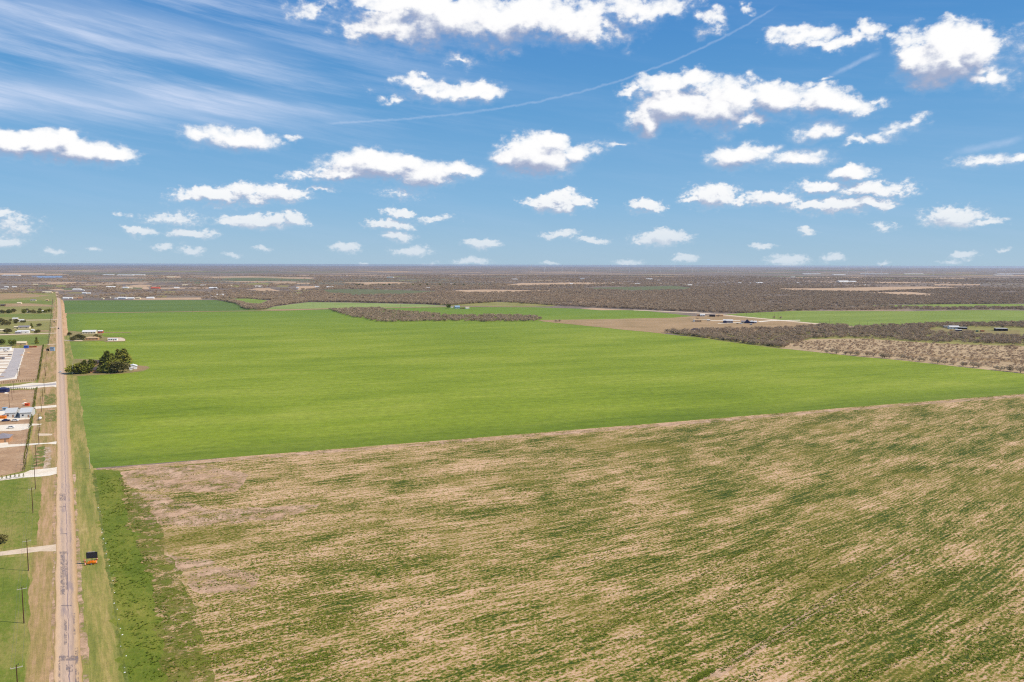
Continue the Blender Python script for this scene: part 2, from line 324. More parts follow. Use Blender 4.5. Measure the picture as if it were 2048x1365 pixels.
def m_road(n, b, pos):
    uv = n.new('ShaderNodeUVMap'); uv.uv_map = 'UVMap'
    u, v, _ = n.xyz(uv.outputs[0])      # u across 0..1, v metres along
    w = n.noise(n.comb(n.m('MULTIPLY', u, 7.0), n.m('MULTIPLY', v, .05)), 1.0, 5.0, .7)
    uu = n.m('ADD', u, n.m('MULTIPLY_ADD', w, .10, -.05))
    c = n.ramp(uu, [(0.0, lin(196,160,112)), (.07, lin(222,184,140)), (.20, lin(220,184,148)), (.33, lin(198,168,140)), (.46, lin(214,180,150)), (.62, lin(208,176,148)), (.72, lin(194,162,134)), (.84, lin(216,178,134)), (1.0, lin(198,158,106))])
    k = n.noise(n.comb(n.m('MULTIPLY', u, 40.0), n.m('MULTIPLY', v, .25)), 1.0, 6.0, .7)
    c = n.mix(.9, c, n.ramp(k, [(.3, .80), (.5, 1.0), (.7, 1.14)]), 'MULTIPLY')
    tar = n.m('MULTIPLY', n.step(n.m('ABSOLUTE', n.m('SUBTRACT', uu, .545)), .020, .006), n.m('MULTIPLY', n.step(v, 620.0, 300.0), .8))
    c = n.mix(tar, c, lin(112,98,112))
    pt = n.m('MULTIPLY', n.step(n.noise(n.comb(n.m('MULTIPLY', u, 3.0), n.m('MULTIPLY', v, .045), 4.0), 1.0, 5.0, .65), .50, .62), n.m('MULTIPLY', n.step(n.m('ABSOLUTE', n.m('SUBTRACT', u, .50)), .34, .22), n.step(v, 380.0, 230.0)))
    c = n.mix(n.m('MULTIPLY', pt, .5), c, lin(142,126,128))
    n.put(b.inputs['Base Color'], c); b.inputs['Roughness'].default_value = .95; bump(n, b, k, .02)
def m_tar(n, b, pos):
    a, l = roadco(n, pos)
    k = n.noise(n.comb(n.m('MULTIPLY', a, 1.2), n.m('MULTIPLY', l, .35)), 1.0, 6.0, .75)
    n.put(b.inputs['Base Color'], n.ramp(k, [(.3, lin(122,110,114)), (.7, lin(166,146,136))]))
    n.put(b.inputs['Alpha'], n.m('MULTIPLY', n.step(k, .42, .62), .75))
def m_leaf(c0, c1, c2):
    def f(n, b, pos):
        oi = n.new('ShaderNodeObjectInfo')
        k = n.noise(pos, 5.0, 3.0, .6)
        g = n.m('ADD', n.m('MULTIPLY', k, .6), n.m('MULTIPLY', oi.outputs['Random'], .4))
        n.put(b.inputs['Base Color'], n.ramp(g, [(.2, c0), (.5, c1), (.8, c2)]))
        b.inputs['Specular IOR Level'].default_value = .1
    return f
M = {}
M['stubble'] = mat('stubble_ground', m_stubble)
M['wheat'] = mat('young_wheat', green(lin(106,126,20), lin(137,151,38), lin(165,170,64), .5, True))
M['wheat_dark'] = mat('wheat_margin', green(lin(76,118,20), lin(104,140,30), lin(128,156,44)))
M['wheat_blue'] = mat('wheat_bluish', green(lin(86,130,58), lin(112,150,70), lin(138,166,80)))
M['wheat_mid'] = mat('wheat_mid', green(lin(108,120,46), lin(126,134,56), lin(144,148,68), .4))
M['wheat_far'] = mat('wheat_far', green(lin(90,112,46), lin(104,124,54), lin(118,134,62)))
M['pasture'] = mat('pasture_light', green(lin(122,140,64), lin(148,160,86), lin(170,176,104)))
M['pasture_dull'] = mat('pasture_dull', green(lin(100,104,68), lin(112,114,74), lin(126,126,82)))
M['pasture_right'] = mat('pasture_right', green(lin(118,136,52), lin(136,150,62), lin(152,162,76)))
M['lush'] = mat('lush_weeds', earth([(0.0, lin(78,94,20)), (.4, lin(108,120,32)), (.7, lin(138,136,50)), (1.0, lin(176,152,90))], .06, .9, .35, .9, .25))
M['lush_patchy'] = mat('lush_patchy', earth([(0.0, lin(88,102,26)), (.5, lin(124,124,44)), (1.0, lin(166,150,84))], .06, .9, .35, .9, .25, .22))
M['sand_patchy'] = mat('sand_patchy', earth([(0.0, lin(190,150,114)), (.5, lin(210,170,134)), (1.0, lin(228,192,158))], .06, .9, .35, .9, .05, .10))
M['lawn_patchy'] = mat('lawn_patchy', earth([(0.0, lin(96,116,44)), (1.0, lin(140,138,66))], .06, .9, .35, .9, .15, .2))
M['gravel_patchy'] = mat('gravel_patchy', earth([(0.0, lin(206,170,136)), (1.0, lin(238,214,186))], .06, .9, .35, .9, .05, .35))
M['lawn'] = mat('lawn', earth([(0.0, lin(84,108,26)), (.40, lin(120,130,44)), (.68, lin(156,144,74)), (1.0, lin(196,162,108))], .05, .9, .3, .8, .15))
M['verge'] = mat('verge_grass', earth([(0.0, lin(100,112,40)), (.42, lin(142,138,64)), (.62, lin(172,152,84)), (1.0, lin(212,180,124))], .22, 1.1, .07, .9, .12))
M['verge2'] = mat('verge_tracks', earth([(0.0, lin(120,118,56)), (.42, lin(168,142,84)), (.65, lin(196,156,112)), (1.0, lin(210,174,136))], .28, 1.2, .06, .8, .1))
M['dirt'] = mat('bare_dirt', earth([(0.0, lin(152,116,84)), (.5, lin(188,150,112)), (1.0, lin(214,180,140))], .06, .6, 0, .7))
M['dirt_orange'] = mat('orange_dirt', earth([(0.0, lin(190,142,96)), (.5, lin(216,168,118)), (1.0, lin(232,192,144))], .05, .6, .2, .6))
M['caliche'] = mat('caliche', earth([(0.0, lin(226,202,166)), (.5, lin(246,228,200)), (1.0, lin(253,246,230))], .08, .6, 0, .4, .04))
M['concrete_drive'] = mat('driveway_gravel', earth([(0.0, lin(206,178,142)), (.5, lin(228,200,166)), (1.0, lin(240,218,188))], .2, 1.2, 0, .4, .03))
M['asphalt'] = mat('pale_asphalt', earth([(0.0, lin(172,160,150)), (.5, lin(192,180,170)), (1.0, lin(208,194,182))], .1, .8, 0, .4, .02))
M['tanfield'] = mat('tan_field', earth([(0.0, lin(142,118,72)), (.5, lin(176,144,102)), (1.0, lin(198,162,120))], .012, .35, 0, .6, .15))
M['tanfar'] = mat('tan_far', earth([(0.0, lin(180,150,114)), (.5, lin(204,168,130)), (1.0, lin(214,184,148))], .004, .05, 0, .3, .15))
M['rangeland'] = mat('rangeland', earth([(0.0, lin(150,126,88)), (.5, lin(194,164,122)), (1.0, lin(218,188,146))], .03, .4, 0, .8, .3))
M['yard'] = mat('yard_grass', earth([(0.0, lin(116,112,52)), (.5, lin(150,134,80)), (1.0, lin(180,152,104))], .05, .5, 0, .7, .1))
M['olive'] = mat('olive_field', earth([(0.0, lin(124,124,58)), (.5, lin(150,142,76)), (1.0, lin(176,158,98))], .015, .3, 0, .5, .1))
M['pond'] = mat('pond_water', color=lin(120,128,156), rough=.25, spec=.5)
M['brush'] = mat('brush_country', m_brush)
M['road'] = mat('worn_road', m_road)
M['tar'] = mat('tar_patch', m_tar)
M['bare'] = mat('bare_twigs', m_leaf(lin(162,138,112), lin(188,162,132), lin(212,186,152)))
M['bare_far'] = mat('bare_twigs_far', m_leaf(lin(74,60,58), lin(104,87,80), lin(134,114,100)))
M['bare_light'] = mat('bare_twigs_light', m_leaf(lin(178,148,118), lin(204,172,138), lin(226,196,160)))
M['bark'] = mat('bark', color=lin(84,66,52))
M['evergreen'] = mat('evergreen_foliage', m_leaf(lin(74,86,32), lin(116,120,46), lin(160,154,66)))
M['olive_leaf'] = mat('olive_foliage', m_leaf(lin(86,84,44), lin(118,110,62), lin(150,136,84)))
M['weed'] = mat('weed_leaves', m_leaf(lin(82,100,26), lin(112,124,38), lin(142,144,54)))
M['pole'] = mat('pole_wood', color=lin(88,62,46), rough=.85)
M['pole_pale'] = mat('pole_pale', color=lin(196,186,160), rough=.8)
M['arm'] = mat('crossarm_wood', color=lin(196,186,166), rough=.8)
M['steel'] = mat('steel_dark', color=lin(70,66,68), rough=.5, spec=.4)
M['wire'] = mat('wire_metal', color=lin(120,116,114), rough=.5)
def colm(name, c, rough=.7, vary=.10, spec=.25): return mat(name, color=lin(*c), rough=rough, vary=vary, spec=spec)
K_ = dict(white=colm('white_siding', (238,234,226)), cream=colm('cream_siding', (226,208,170)), tan=colm('tan_siding', (206,172,130)),
  brown=colm('brown_siding', (128,92,66)), orange=colm('orange_siding', (200,148,106)), red=colm('red_roof', (196,92,66)), grey=colm('grey_roof', (146,138,140)),
  dark=colm('dark_shingle', (84,74,74)), silver=colm('metal_roof', (226,220,210), .6), bluegrey=colm('bluegrey_roof', (204,202,196), .7),
  blue=colm('blue_paint', (58,92,176)), paleblue=colm('pale_blue_paint', (150,172,190)), navy=colm('navy_wall', (48,54,92)), black=colm('black_wall', (34,32,38)),
  signorange=colm('safety_orange', (244,132,18), .5), drum=colm('drum_orange', (230,96,40), .6), rust=colm('rust', (184,104,64)), glass=colm('window_glass', (52,60,74), .15, .05, .6),
  tyre=colm('tyre_rubber', (28,27,28)), door=colm('door_paint', (150,120,96)), cinder=colm('grey_block', (150,144,138)), screen=colm('sign_face', (52,50,56), .5, .2), purple=colm('shade_wall',(108,100,128)), green=colm('green_paint',(70,110,90)))

# ------------------------------------------------------------------ mesh helpers
def mesh_obj(name, verts, faces, mats, parent=None, mi=None, smooth=False):
    me = bpy.data.meshes.new(name); me.from_pydata([tuple(v) for v in verts], [], faces)
    for m_ in (mats if isinstance(mats, (list, tuple)) else [mats]): me.materials.append(m_)
    if mi: me.polygons.foreach_set('material_index', mi)
    if smooth: me.polygons.foreach_set('use_smooth', [True]*len(me.polygons))
    o = bpy.data.objects.new(name, me); C.objects.link(o)
    if parent: o.parent = parent
    return o
def fast_mesh(name, V, Fc, m_, parent=None):     # V (n,3), Fc (k,3) triangles
    me = bpy.data.meshes.new(name)
    me.vertices.add(len(V)); me.vertices.foreach_set('co', np.asarray(V, dtype=np.float32).ravel())
    me.loops.add(len(Fc)*3); me.loops.foreach_set('vertex_index', np.asarray(Fc, dtype=np.int32).ravel())
    me.polygons.add(len(Fc)); me.polygons.foreach_set('loop_start', np.arange(0, len(Fc)*3, 3, dtype=np.int32))
    me.update(calc_edges=True); me.validate(); me.materials.append(m_)
    o = bpy.data.objects.new(name, me); C.objects.link(o)
    if parent: o.parent = parent
    return o
def tag(o, label=None, cat=None, group=None, kind=None):
    if label: o['label'] = label
    if cat: o['category'] = cat
    if group: o['group'] = group
    if kind: o['kind'] = kind
    return o
def empty(name, loc, rz=0.0, sc=1.0):
    o = bpy.data.objects.new(name, None); C.objects.link(o); o.location = loc; o.rotation_euler = (0, 0, rz); o.scale = (sc,)*3
    o.empty_display_size = .5; return o
def dup(root, loc, rz=0.0, sc=None, **kw):
    kids = [c for c in root.children]
    r = root.copy(); C.objects.link(r); r.location = loc; r.rotation_euler = (0, 0, rz)
    if sc is not None: r.scale = sc if hasattr(sc, '__len__') else (sc,)*3
    for c in kids:
        k = c.copy(); C.objects.link(k); k.parent = r
        for g in c.children:
            q = g.copy(); C.objects.link(q); q.parent = k
    tag(r, **kw); return r
class B:
    def __init__(s): s.v = []; s.f = []; s.mi = []
    def add(s, vs, fs, mi=0):
        o = len(s.v); s.v += [tuple(v) for v in vs]; s.f += [tuple(i + o for i in f) for f in fs]; s.mi += [mi]*len(fs); return s
    def box(s, x0, x1, y0, y1, z0, z1, mi=0):
        return s.add([(x0,y0,z0),(x1,y0,z0),(x1,y1,z0),(x0,y1,z0),(x0,y0,z1),(x1,y0,z1),(x1,y1,z1),(x0,y1,z1)], [(3,2,1,0),(4,5,6,7),(0,1,5,4),(1,2,6,5),(2,3,7,6),(3,0,4,7)], mi)
    def tube(s, a, b, r0, r1=None, k=8, mi=0, caps=True):
        a = Vector(a); b = Vector(b); r1 = r0 if r1 is None else r1
        d = (b - a).normalized(); u = d.orthogonal().normalized(); w = d.cross(u)
        vs = [a + (u*math.cos(t) + w*math.sin(t))*r0 for t in [2*math.pi*i/k for i in range(k)]] + [b + (u*math.cos(t) + w*math.sin(t))*r1 for t in [2*math.pi*i/k for i in range(k)]]
        fs = [(i, (i+1) % k, k + (i+1) % k, k + i) for i in range(k)]
        if caps: fs += [tuple(range(k))[::-1], tuple(range(k, 2*k))]
        return s.add(vs, fs, mi)
    def prof(s, pts, y0, y1, mi=0):     # XZ profile extruded in Y
        k = len(pts)
        return s.add([(x, y0, z) for x, z in pts] + [(x, y1, z) for x, z in pts], [(i, (i+1) % k, k + (i+1) % k, k + i) for i in range(k)] + [tuple(range(k))[::-1], tuple(range(k, 2*k))], mi)
    def obj(s, name, m_, parent=None, smooth=False): return mesh_obj(name, s.v, s.f, m_, parent, s.mi, smooth)

from mathutils.geometry import tessellate_polygon
ZS = {}
def inside(poly, X, Y):
    c = np.zeros(len(X), bool); k = len(poly); j = k - 1
    for i in range(k):
        xi, yi = poly[i]; xj, yj = poly[j]
        t = ((yi > Y) != (yj > Y)) & (X < (xj - xi)*(Y - yi)/((yj - yi) if yj != yi else 1e-9) + xi)
        c ^= t; j = i
    return c
POLYS = []; SC = []
def sheet(name, pts, m_, lvl, jit=.0, seg=None, clear=True, kind='structure', raw=False):
    g = [Vector(p) for p in pts] if raw else [P(*p) for p in pts]
    out = []; r = random.Random(len(POLYS) + 3)
    for i, a in enumerate(g):
        b = g[(i+1) % len(g)]; L = (b - a).length; out.append(a)
        if jit > 0:
            sg = seg or max(2.5, jit*2.2); k = min(160, int(L/sg)); nrm = Vector(((b - a).y, -(b - a).x)).normalized() if L > 0 else Vector((0, 0))
            w = 0.0
            for j in range(1, k):
                w = .72*w + r.uniform(-1, 1)*jit*.6
                t = j/k; out.append(a.lerp(b, t) + nrm*w*min(1, 4*t, 4*(1 - t)))
    far = min(p.length for p in g); SC.append(1)
    lvl_ = lvl; lvl = lvl + (len(SC) % 9)*.11
    z = .004*lvl + (0 if far < 900 else min(.02*lvl*(far/1000), .6))
    tri = tessellate_polygon([[Vector((p.x, p.y, 0)) for p in out]])
    o = mesh_obj(name, [(p.x, p.y, z) for p in out], [tuple(t) for t in tri], m_)
    for p in o.data.polygons:
        pass
    if o.data.polygons and sum(p.normal.z*p.area for p in o.data.polygons) < 0: o.data.flip_normals()
    tag(o, kind=kind); 
    if clear: POLYS.append([tuple(p) for p in g])
    return o

# ------------------------------------------------------------------ ground
k = 96; RG = 60000.0
V = [(0, 0, 0)] + [(RG*math.cos(2*math.pi*i/k), RG*math.sin(2*math.pi*i/k), 0) for i in range(k)]
tag(mesh_obj('ground', V, [(0, i+1, (i+1) % k + 1) for i in range(k)], M['brush']), kind='structure')
A_LINE = [(185,937),(480,913.5),(700,896),(1000,872),(1300,848),(1700,815),(2048,788),(2265,771)]
sheet('stubble_field', [(205,939)] + A_LINE[1:] + [(2900,860),(4200,1365),(4200,2600),(300,2600),(262,1365),(222,1130),(205,1000)], M['stubble'], 1)
sheet('wheat_field', A_LINE + [(2048,748),(1800,721),(1700,712),(1560,697),(1440,680),(1325,668),(1390,633),(1290,622),(1070,615),(900,614.5),(660,619),(560,622),(130,627.5),(134,650),(138,675),(143,700),(148,720),(154,752),(160,800),(168,860),(178,920)], M['wheat'], 1)
sheet('far_wheat_field', [(130,627),(560,621.5),(500,613),(470,606),(430,600.5),(128,601.5)], M['wheat_far'], 3)
sheet('field_track', [(130,626.5),(560,621.2),(500,620.2),(660,617.2),(900,613.7),(1070,614.1),(1070,614.8),(900,614.6),(660,618.6),(560,622.2),(130,627.2)], M['tanfield'], 4, .6, 8, clear=True)
sheet('pasture', [(455,598),(500,597.5),(547,603.5),(520,612),(500,613),(470,604)], M['pasture_right'], 1, 6, 25)
sheet('pasture', [(529,621),(547,614),(617,605),(705,606),(852,609.5),(896,613),(793,616),(758,617),(652,618.5)], M['pasture'], 3, 4, 15)
sheet('pasture', [(855,602),(1068,605.5),(1130,609),(1100,613.5),(1000,613.4),(900,612),(860,608.5)], M['olive'], 1, 5, 20, clear=False)
sheet('far_pasture', [(641,580),(705,578.6),(846,582),(890,583.5),(822,590),(705,590.5),(658,588)], M['pasture_dull'], 1, 12, 40)
for nm, pts in [('tan', [(893,581.5),(969,579.5),(1095,581),(1110,582.5),(983,586),(931,587)]), ('tan', [(676,565.8),(787,564.3),(852,568),(734,570)]),
   ('tan', [(998,573),(1042,566.5),(1150,566),(1232,568.5),(1100,571),(1050,572)]), ('tan', [(1536,580),(1563,577.5),(1646,577),(1841,573.5),(1936,576.5),(1743,584),(1670,584)]),
   ('tan', [(1738,585.5),(1816,584),(1877,589.5),(1841,593),(1780,589.5)]), ('tan', [(1726,564),(1851,566),(1792,567.8)]), ('tan', [(1866,569),(1960,569),(1960,571),(1870,571.5)]),
   ('tan', [(592,573),(630,572.5),(640,578),(596,580)]), ('tan', [(90,566),(150,565),(152,568),(95,568.5)]), ('tan', [(1068,606),(1240,607),(1270,608.5),(1100,609.5)]),
   ('tan', [(1160,618),(1190,616.5),(1262,620.5),(1200,621)]), ('tan', [(300,576),(430,575.5),(430,577.5),(310,578)]), ('tan', [(265,596.5),(405,595.5),(405,599.5),(265,600)]),
   ('tan', [(250,571),(292,572),(296,579),(255,578)]), ('tan', [(505,577),(540,577),(560,582),(515,583)]), ('tan', [(0,546.5),(90,547),(90,550),(0,550.5)]), ('tan', [(90,548),(125,548),(125,551.5),(92,551.5)]),
   ('tan', [(330,553),(360,553),(362,556),(335,557)]), ('tan', [(400,554),(500,553),(640,556),(620,558),(430,557)]), ('tan', [(540,566),(620,566),(620,568),(545,568)])]:
    sheet('tan_clearing', pts, M['tanfar'], 1, 10, 45)
sheet('far_pasture', [(1152,577),(1343,572),(1384,575.5),(1372,581),(1226,581)], M['pasture_dull'], 2, 14, 50)
sheet('far_pasture', [(440,557),(520,556.5),(640,559),(600,562),(470,563)], M['pasture_dull'], 1, 14, 50)
sheet('tan_field', [(1080,640.5),(1200,639),(1345,636),(1400,632),(1451,631),(1548,640),(1650,649),(1720,655),(1640,660),(1500,668),(1335,666),(1328,668),(1180,653),(1085,643.5)], M['tanfield'], 3, 3, 12)
sheet('right_pasture', [(1451,629.5),(1481,627),(1592,622),(1816,623),(1975,620.6),(2060,622),(2300,620),(2300,640),(2048,643),(1900,648),(1824,650),(1760,653),(1719,655.5),(1670,652),(1563,641)], M['pasture_right'], 1, 3, 12)
sheet('far_pasture_strip', [(1729,611),(1890,609),(2012,608.4),(2200,609),(2200,616),(2048,616.5),(1914,615.7),(1816,615.2),(1768,613)], M['pasture_right'], 1, 4, 20)
sheet('caliche_road', [(1267,620.3),(1390,625.4),(1451,630),(1548,639.2),(1650,648.6),(1718,654.6),(1716,655.8),(1640,650),(1546,640.8),(1449,631.6),(1388,626.6),(1267,621.3)], M['concrete_drive'], 5, .5, 10)
for pts in [[(1435,647.2),(1480,645.2),(1482,646.2),(1436,648.2)], [(1515,643),(1545,641),(1600,640.5),(1600,641.6),(1545,642.4),(1520,645)], [(1378,637),(1430,641.5),(1480,641),(1480,642),(1430,642.5)]]:
    sheet('farm_lane', pts, M['caliche'], 6, clear=False)
sheet('rangeland', [(1560,697),(1568,689),(1621,678.7),(1719,677.5),(1780,681),(1865,687),(2048,693),(2300,705),(2340,780),(2265,771),(2048,748),(1800,721),(1700,712)], M['rangeland'], 2, 3, 8, clear=False)
sheet('tan_clearing', [(1700,700),(1800,707),(2048,720),(2300,733),(2300,738),(2048,726),(1850,713),(1700,705)], M['tanfield'], 3, 3, 8, clear=False)
sheet('farmyard', [(1855,659),(1890,655),(1935,655),(1945,661),(2040,661),(2040,672),(1985,674),(1940,666),(1880,667)], M['yard'], 1, 3, 10)
rc = random.Random(17)
for i in range(34):
    x = rc.uniform(-40, 600); y = rc.uniform(563, 594); w = rc.uniform(18, 60); h = rc.uniform(.7, 2.2)
    if 95 < x + w and x < 125 and y > 580: continue
    sheet('scrub_clearing', [(x,y),(x+w*.5,y-h),(x+w,y-h*.6),(x+w*.9,y+h),(x+w*.3,y+h*.9)], M[rc.choice(['olive','olive','tanfar','pasture_dull','yard'])], 1, 8, 30)
for i in range(40):
    x = rc.uniform(-60, 2000); y = rc.choice([rc.uniform(541, 552), rc.uniform(550, 566)]); w = rc.uniform(60, 260); h = rc.uniform(.3, .9)
    sheet('scrub_clearing', [(x,y),(x+w*.5,y-h),(x+w,y-h*.4),(x+w*.9,y+h*.6),(x+w*.3,y+h)], M[rc.choice(['olive','pasture_dull','tanfar','tanfield'])], 1, 14, 60)
# strips along the county road
RE = [(1420,107,170),(1365,108,166),(1250,110.5,158),(1102,112,152.5),(1000,113,148),(941,114,144.5),(880,114,141),(824,113.5,138),(760,112.5,134),(700,112,129.5),(660,112,127),(640,114,125.5),(615,114.8,124),(600,114,121.5),(590,111.5,118.5),(583,111,116)]
sheet('verge', [(102,1900),(108,1365),(114,900),(112,700),(114,640),(112,600),(106,600),(103,640),(98,690),(86,700),(76,770),(66,850),(60,900),(72,960),(66,1100),(50,1365),(0,1900)], M['verge2'], 1, 1.0, 4)
sheet('verge', [(190,1900),(166,1365),(144,941),(129,700),(125,640),(122,600),(126,600),(133,640),(139,690),(147,722),(156,760),(170,860),(180,925),(186,945),(196,1000),(207,1090),(228,1200),(252,1365),(330,1900)], M['verge'], 2, .8, 4)
sheet('gravel_shoulder', [(122,600),(124.5,600),(128,607),(132.5,623),(134,647),(136,670),(130,674),(126.5,664),(125.5,629),(123.7,617)], M['dirt_orange'], 3, 1.0, 6)
sheet('gravel_shoulder', [(145,941),(152,1100),(158,1250),(166,1365),(190,1900),(206,1900),(178,1365),(168,1250),(160,1100),(150,941)], M['sand_patchy'], 3, .7, 2.5, clear=False)
sheet('gravel_shoulder', [(113,945),(112,1100),(110,1250),(108,1365),(102,1900),(80,1900),(98,1365),(102,1250),(106,1100),(109,950)], M['sand_patchy'], 3, .7, 2.5, clear=False)
sheet('weed_strip', [(188,941),(205,938),(238,942),(246,985),(254,1020),(280,1105),(308,1200),(325,1300),(332,1365),(400,1900),(300,1900),(252,1365),(228,1200),(207,1090),(198,1010)], M['lush'], 3, 2.6, 1.6)
sheet('bare_patch', [(235,946),(300,934),(420,930),(500,950),(470,985),(330,985),(262,975)], M['sand_patchy'], 2, 3, 4, clear=False)
sheet('bare_patch', [(262,985),(330,990),(420,1020),(640,1010),(560,1040),(400,1052),(300,1050)], M['sand_patchy'], 2, 3, 4, clear=False)
sheet('bare_patch', [(330,1110),(420,1120),(520,1150),(500,1190),(390,1185)], M['sand_patchy'], 2, 3, 4, clear=False)
sheet('weed_fringe', [(238,950),(290,1000),(330,1080),(372,1180),(400,1260),(430,1365),(450,1600),(340,1600),(310,1300),(270,1100),(240,1010)], M['lush_patchy'], 2, 2.5, 4, clear=False)
sheet('near_ground', [(-700,2400),(-700,700),(-300,640),(-300,586),(90,586),(112,584),(122,598),(140,660),(160,750),(190,930),(350,1365),(500,2400)], M['verge'], .5, clear=False)
sheet('ditch', [(183,945),(192,948),(200,1010),(212,1100),(231,1200),(258,1365),(250,1365),(225,1200),(206,1100),(194,1010)], M['lawn_patchy'], 4, .5, 2)
sheet('field_edge_track', [(186,938.5),(480,915),(700,897.5),(1300,849.5),(2048,789.5),(2265,772.5),(2265,776),(2048,794),(1700,821),(1300,855),(700,903),(480,921),(280,936),(205,940)], M['sand_patchy'], 3, 1.0, 4)
sheet('lawn', [(0,962),(50,957),(82,953),(82,1000),(74,1090),(0,1098),(-300,1120),(-300,980)], M['lawn'], 3, .8, 4)
sheet('lawn', [(-500,1150),(0,1116),(56,1112),(60,1160),(62,1230),(56,1300),(48,1365),(10,1700),(-600,1900)], M['lawn'], 3, 1.2, 4)
# the lots on the left
D = M['dirt']
sheet('dirt_lot', [(-400,700),(50,697),(86,691),(76,757),(66,764),(0,769),(-400,800)], D, 1, 1, 5)
sheet('dirt_lot', [(-400,800),(0,782),(73,779),(67,812),(0,822),(-400,850)], D, 1, 1, 5)
sheet('dirt_lot', [(-400,850),(0,822),(66,812),(60,850),(53,890),(0,897),(-400,925)], D, 1, 1, 5)
sheet('dirt_lot', [(-400,928),(0,897),(56,891),(48,942),(0,953),(-400,985)], D, 2, 1, 5)
sheet('entrance_drive', [(-400,795),(0,774.5),(38,770.5),(65,766),(88,767),(110,764),(115,762),(115,776),(106,773.5),(85,775),(60,778),(38,777),(0,781),(-400,806)], M['caliche'], 3, .4, 4)
sheet('entrance_asphalt', [(-400,799),(0,777),(60,771.8),(112,766.5),(112,770.5),(60,773.8),(0,779.3),(-400,803)], M['asphalt'], 4)
sheet('gravel_yard', [(-400,705),(0,696),(49,697),(45,712),(38,740),(33,758),(0,762),(-400,785)], M['caliche'], 2, .5, 4)
sheet('service_lane', [(28,697),(49,697.5),(44,713),(38,737),(29,755),(0,759.5),(-60,762),(-60,757),(0,752),(14,736),(23,718)], M['asphalt'], 3, .3, 4)
for i, y in enumerate([704,708.5,713,718,724,730,737,744.5,753]):
    sheet('pad_gap', [(-60,y+1),(26-1.4*i-.1*i*i,y-.3),(26-1.4*i-.1*i*i,y+.9),(-60,y+2.6)], D, 4, .25, 3, clear=False)
for i in range(9):
    t = i/8; x = 49 - 16*t; y = 702 + 50*t
    sheet('concrete_pad', [(x-.3,y-3-2*t),(x+1.4,y-3.2-2*t),(x+1.3,y+2.2+2*t),(x-.8,y+2.4+2*t)], M['caliche'], 4, clear=False)
for pts in [[(-300,838),(0,820.5),(62,815.5),(66,814),(115,810),(116,814.5),(85,817),(66,819),(62,824),(62,838),(40,840),(0,842)],
            [(-300,868),(0,850.5),(60,847.5),(85,848),(80,850.5),(62,852),(57,858),(40,861.5),(0,863),(-300,885)],
            [(-300,905),(0,885),(16,885),(17,889.5),(60,887.5),(95,886),(113,883),(113,889),(95,888),(60,891),(0,896),(-300,918)],
            [(-300,985),(0,955.5),(50,945.5),(60,941),(110,935.5),(128,932),(136,930),(138,934),(128,940),(113,948),(100,951.5),(80,953.5),(50,955.5),(0,961.5),(-300,990)]]:
    sheet('white_drive', pts, M['caliche'], 5, .5, 3)
sheet('ditch_fill', [(88,895),(101,893),(101,935),(86,939)], M['gravel_patchy'], 3, .6, 2.5, clear=False)
sheet('ditch_fill', [(76,867),(105,868),(104,871),(78,872.5)], M['concrete_drive'], 3, .5, 2.5, clear=False)
sheet('grass_patch', [(74,895),(90,893),(87,935),(64,936)], M['lawn_patchy'], 3, .8, 2.5, clear=False)
sheet('grass_patch', [(89,790),(109,788),(111,808),(88,810)], M['lawn_patchy'], 3, .8, 2.5, clear=False)
sheet('grass_patch', [(91,822),(110,820),(112,842),(90,845)], M['lawn_patchy'], 3, .8, 2.5, clear=False)
sheet('driveway', [(-500,1132),(0,1104),(40,1098),(80,1093),(113,1089),(113,1103),(80,1103),(50,1107),(0,1112),(-500,1142)], M['concrete_drive'], 4, .3, 3)
# fields beyond the lots
sheet('olive_field', [(-500,696),(0,692),(98,690),(103,640),(110,600),(112,586),(90,588),(0,588),(-500,590)], M['olive'], 1, 2, 12, clear=False)
for pts in [[(12,608),(60,607.5),(115,612),(115,614),(60,613),(10,614)], [(0,587.5),(45,587),(100,592),(0,600)], [(56,661),(97,660.5),(97,664),(70,664.5)]]:
    sheet('tan_plot', pts, M['tanfield'], 2, 1, 8)
for pts in [[(-300,636),(0,629),(106,628),(104,638),(60,638),(0,634)], [(-300,690),(0,672),(98,670.5),(96,687),(85,690),(50,690),(0,690)], [(0,603),(60,600),(105,603),(104,610),(60,606),(0,607)]]:
    sheet('green_plot', pts, M['wheat_mid'], 2, 1, 8)
for pts in [[(52,640.4),(115,639.6),(115,640.6),(52,641.6)], [(0,669),(113,666),(113,667.3),(0,671)], [(95,689),(113,688),(113,689.2),(95,690.2)], [(100,655),(113,654),(113,655),(100,656)]]:
    sheet('farm_lane', pts, M['concrete_drive'], 3, .2, 5, clear=False)
sheet('yard', [(140,683.5),(165,683.5),(205,682.3),(212,685),(250,683.5),(252,679),(245,675),(208,674),(203,670),(207,666.5),(262,666.3),(262,665),(205,664.8),(190,662),(160,664),(138,662)], M['yard'], 4, 1, 5)
sheet('gravel_pad', [(215,683),(250,682.5),(250,678.5),(242,676),(215,676)], M['concrete_drive'], 5, .4, 3, clear=False)
sheet('yard', [(145,753),(235,748.3),(262,746),(285,743),(300,736),(295,732.5),(275,731),(250,726),(200,720),(150,718),(145,722)], M['yard'], 4, .8, 4)
sheet('dirt_ring', [(262,744.5),(284,741),(296,736),(293,733),(276,732),(272,738)], M['tanfield'], 5, .5, 4, clear=False)
sheet('farm_lane', [(127,680.3),(140,681.2),(165,681.3),(165,682.6),(140,682.6),(127,681.5)], M['concrete_drive'], 6, clear=False)
sheet('tan_clearing', [(1075,641),(1150,640),(1150,644),(1088,643.5)], M['tanfield'], 4, 1, 6, clear=False)
sheet('reservoir', [(50,552.5),(125,552.5),(125,555.8),(80,555.8)], M['pond'], 2)

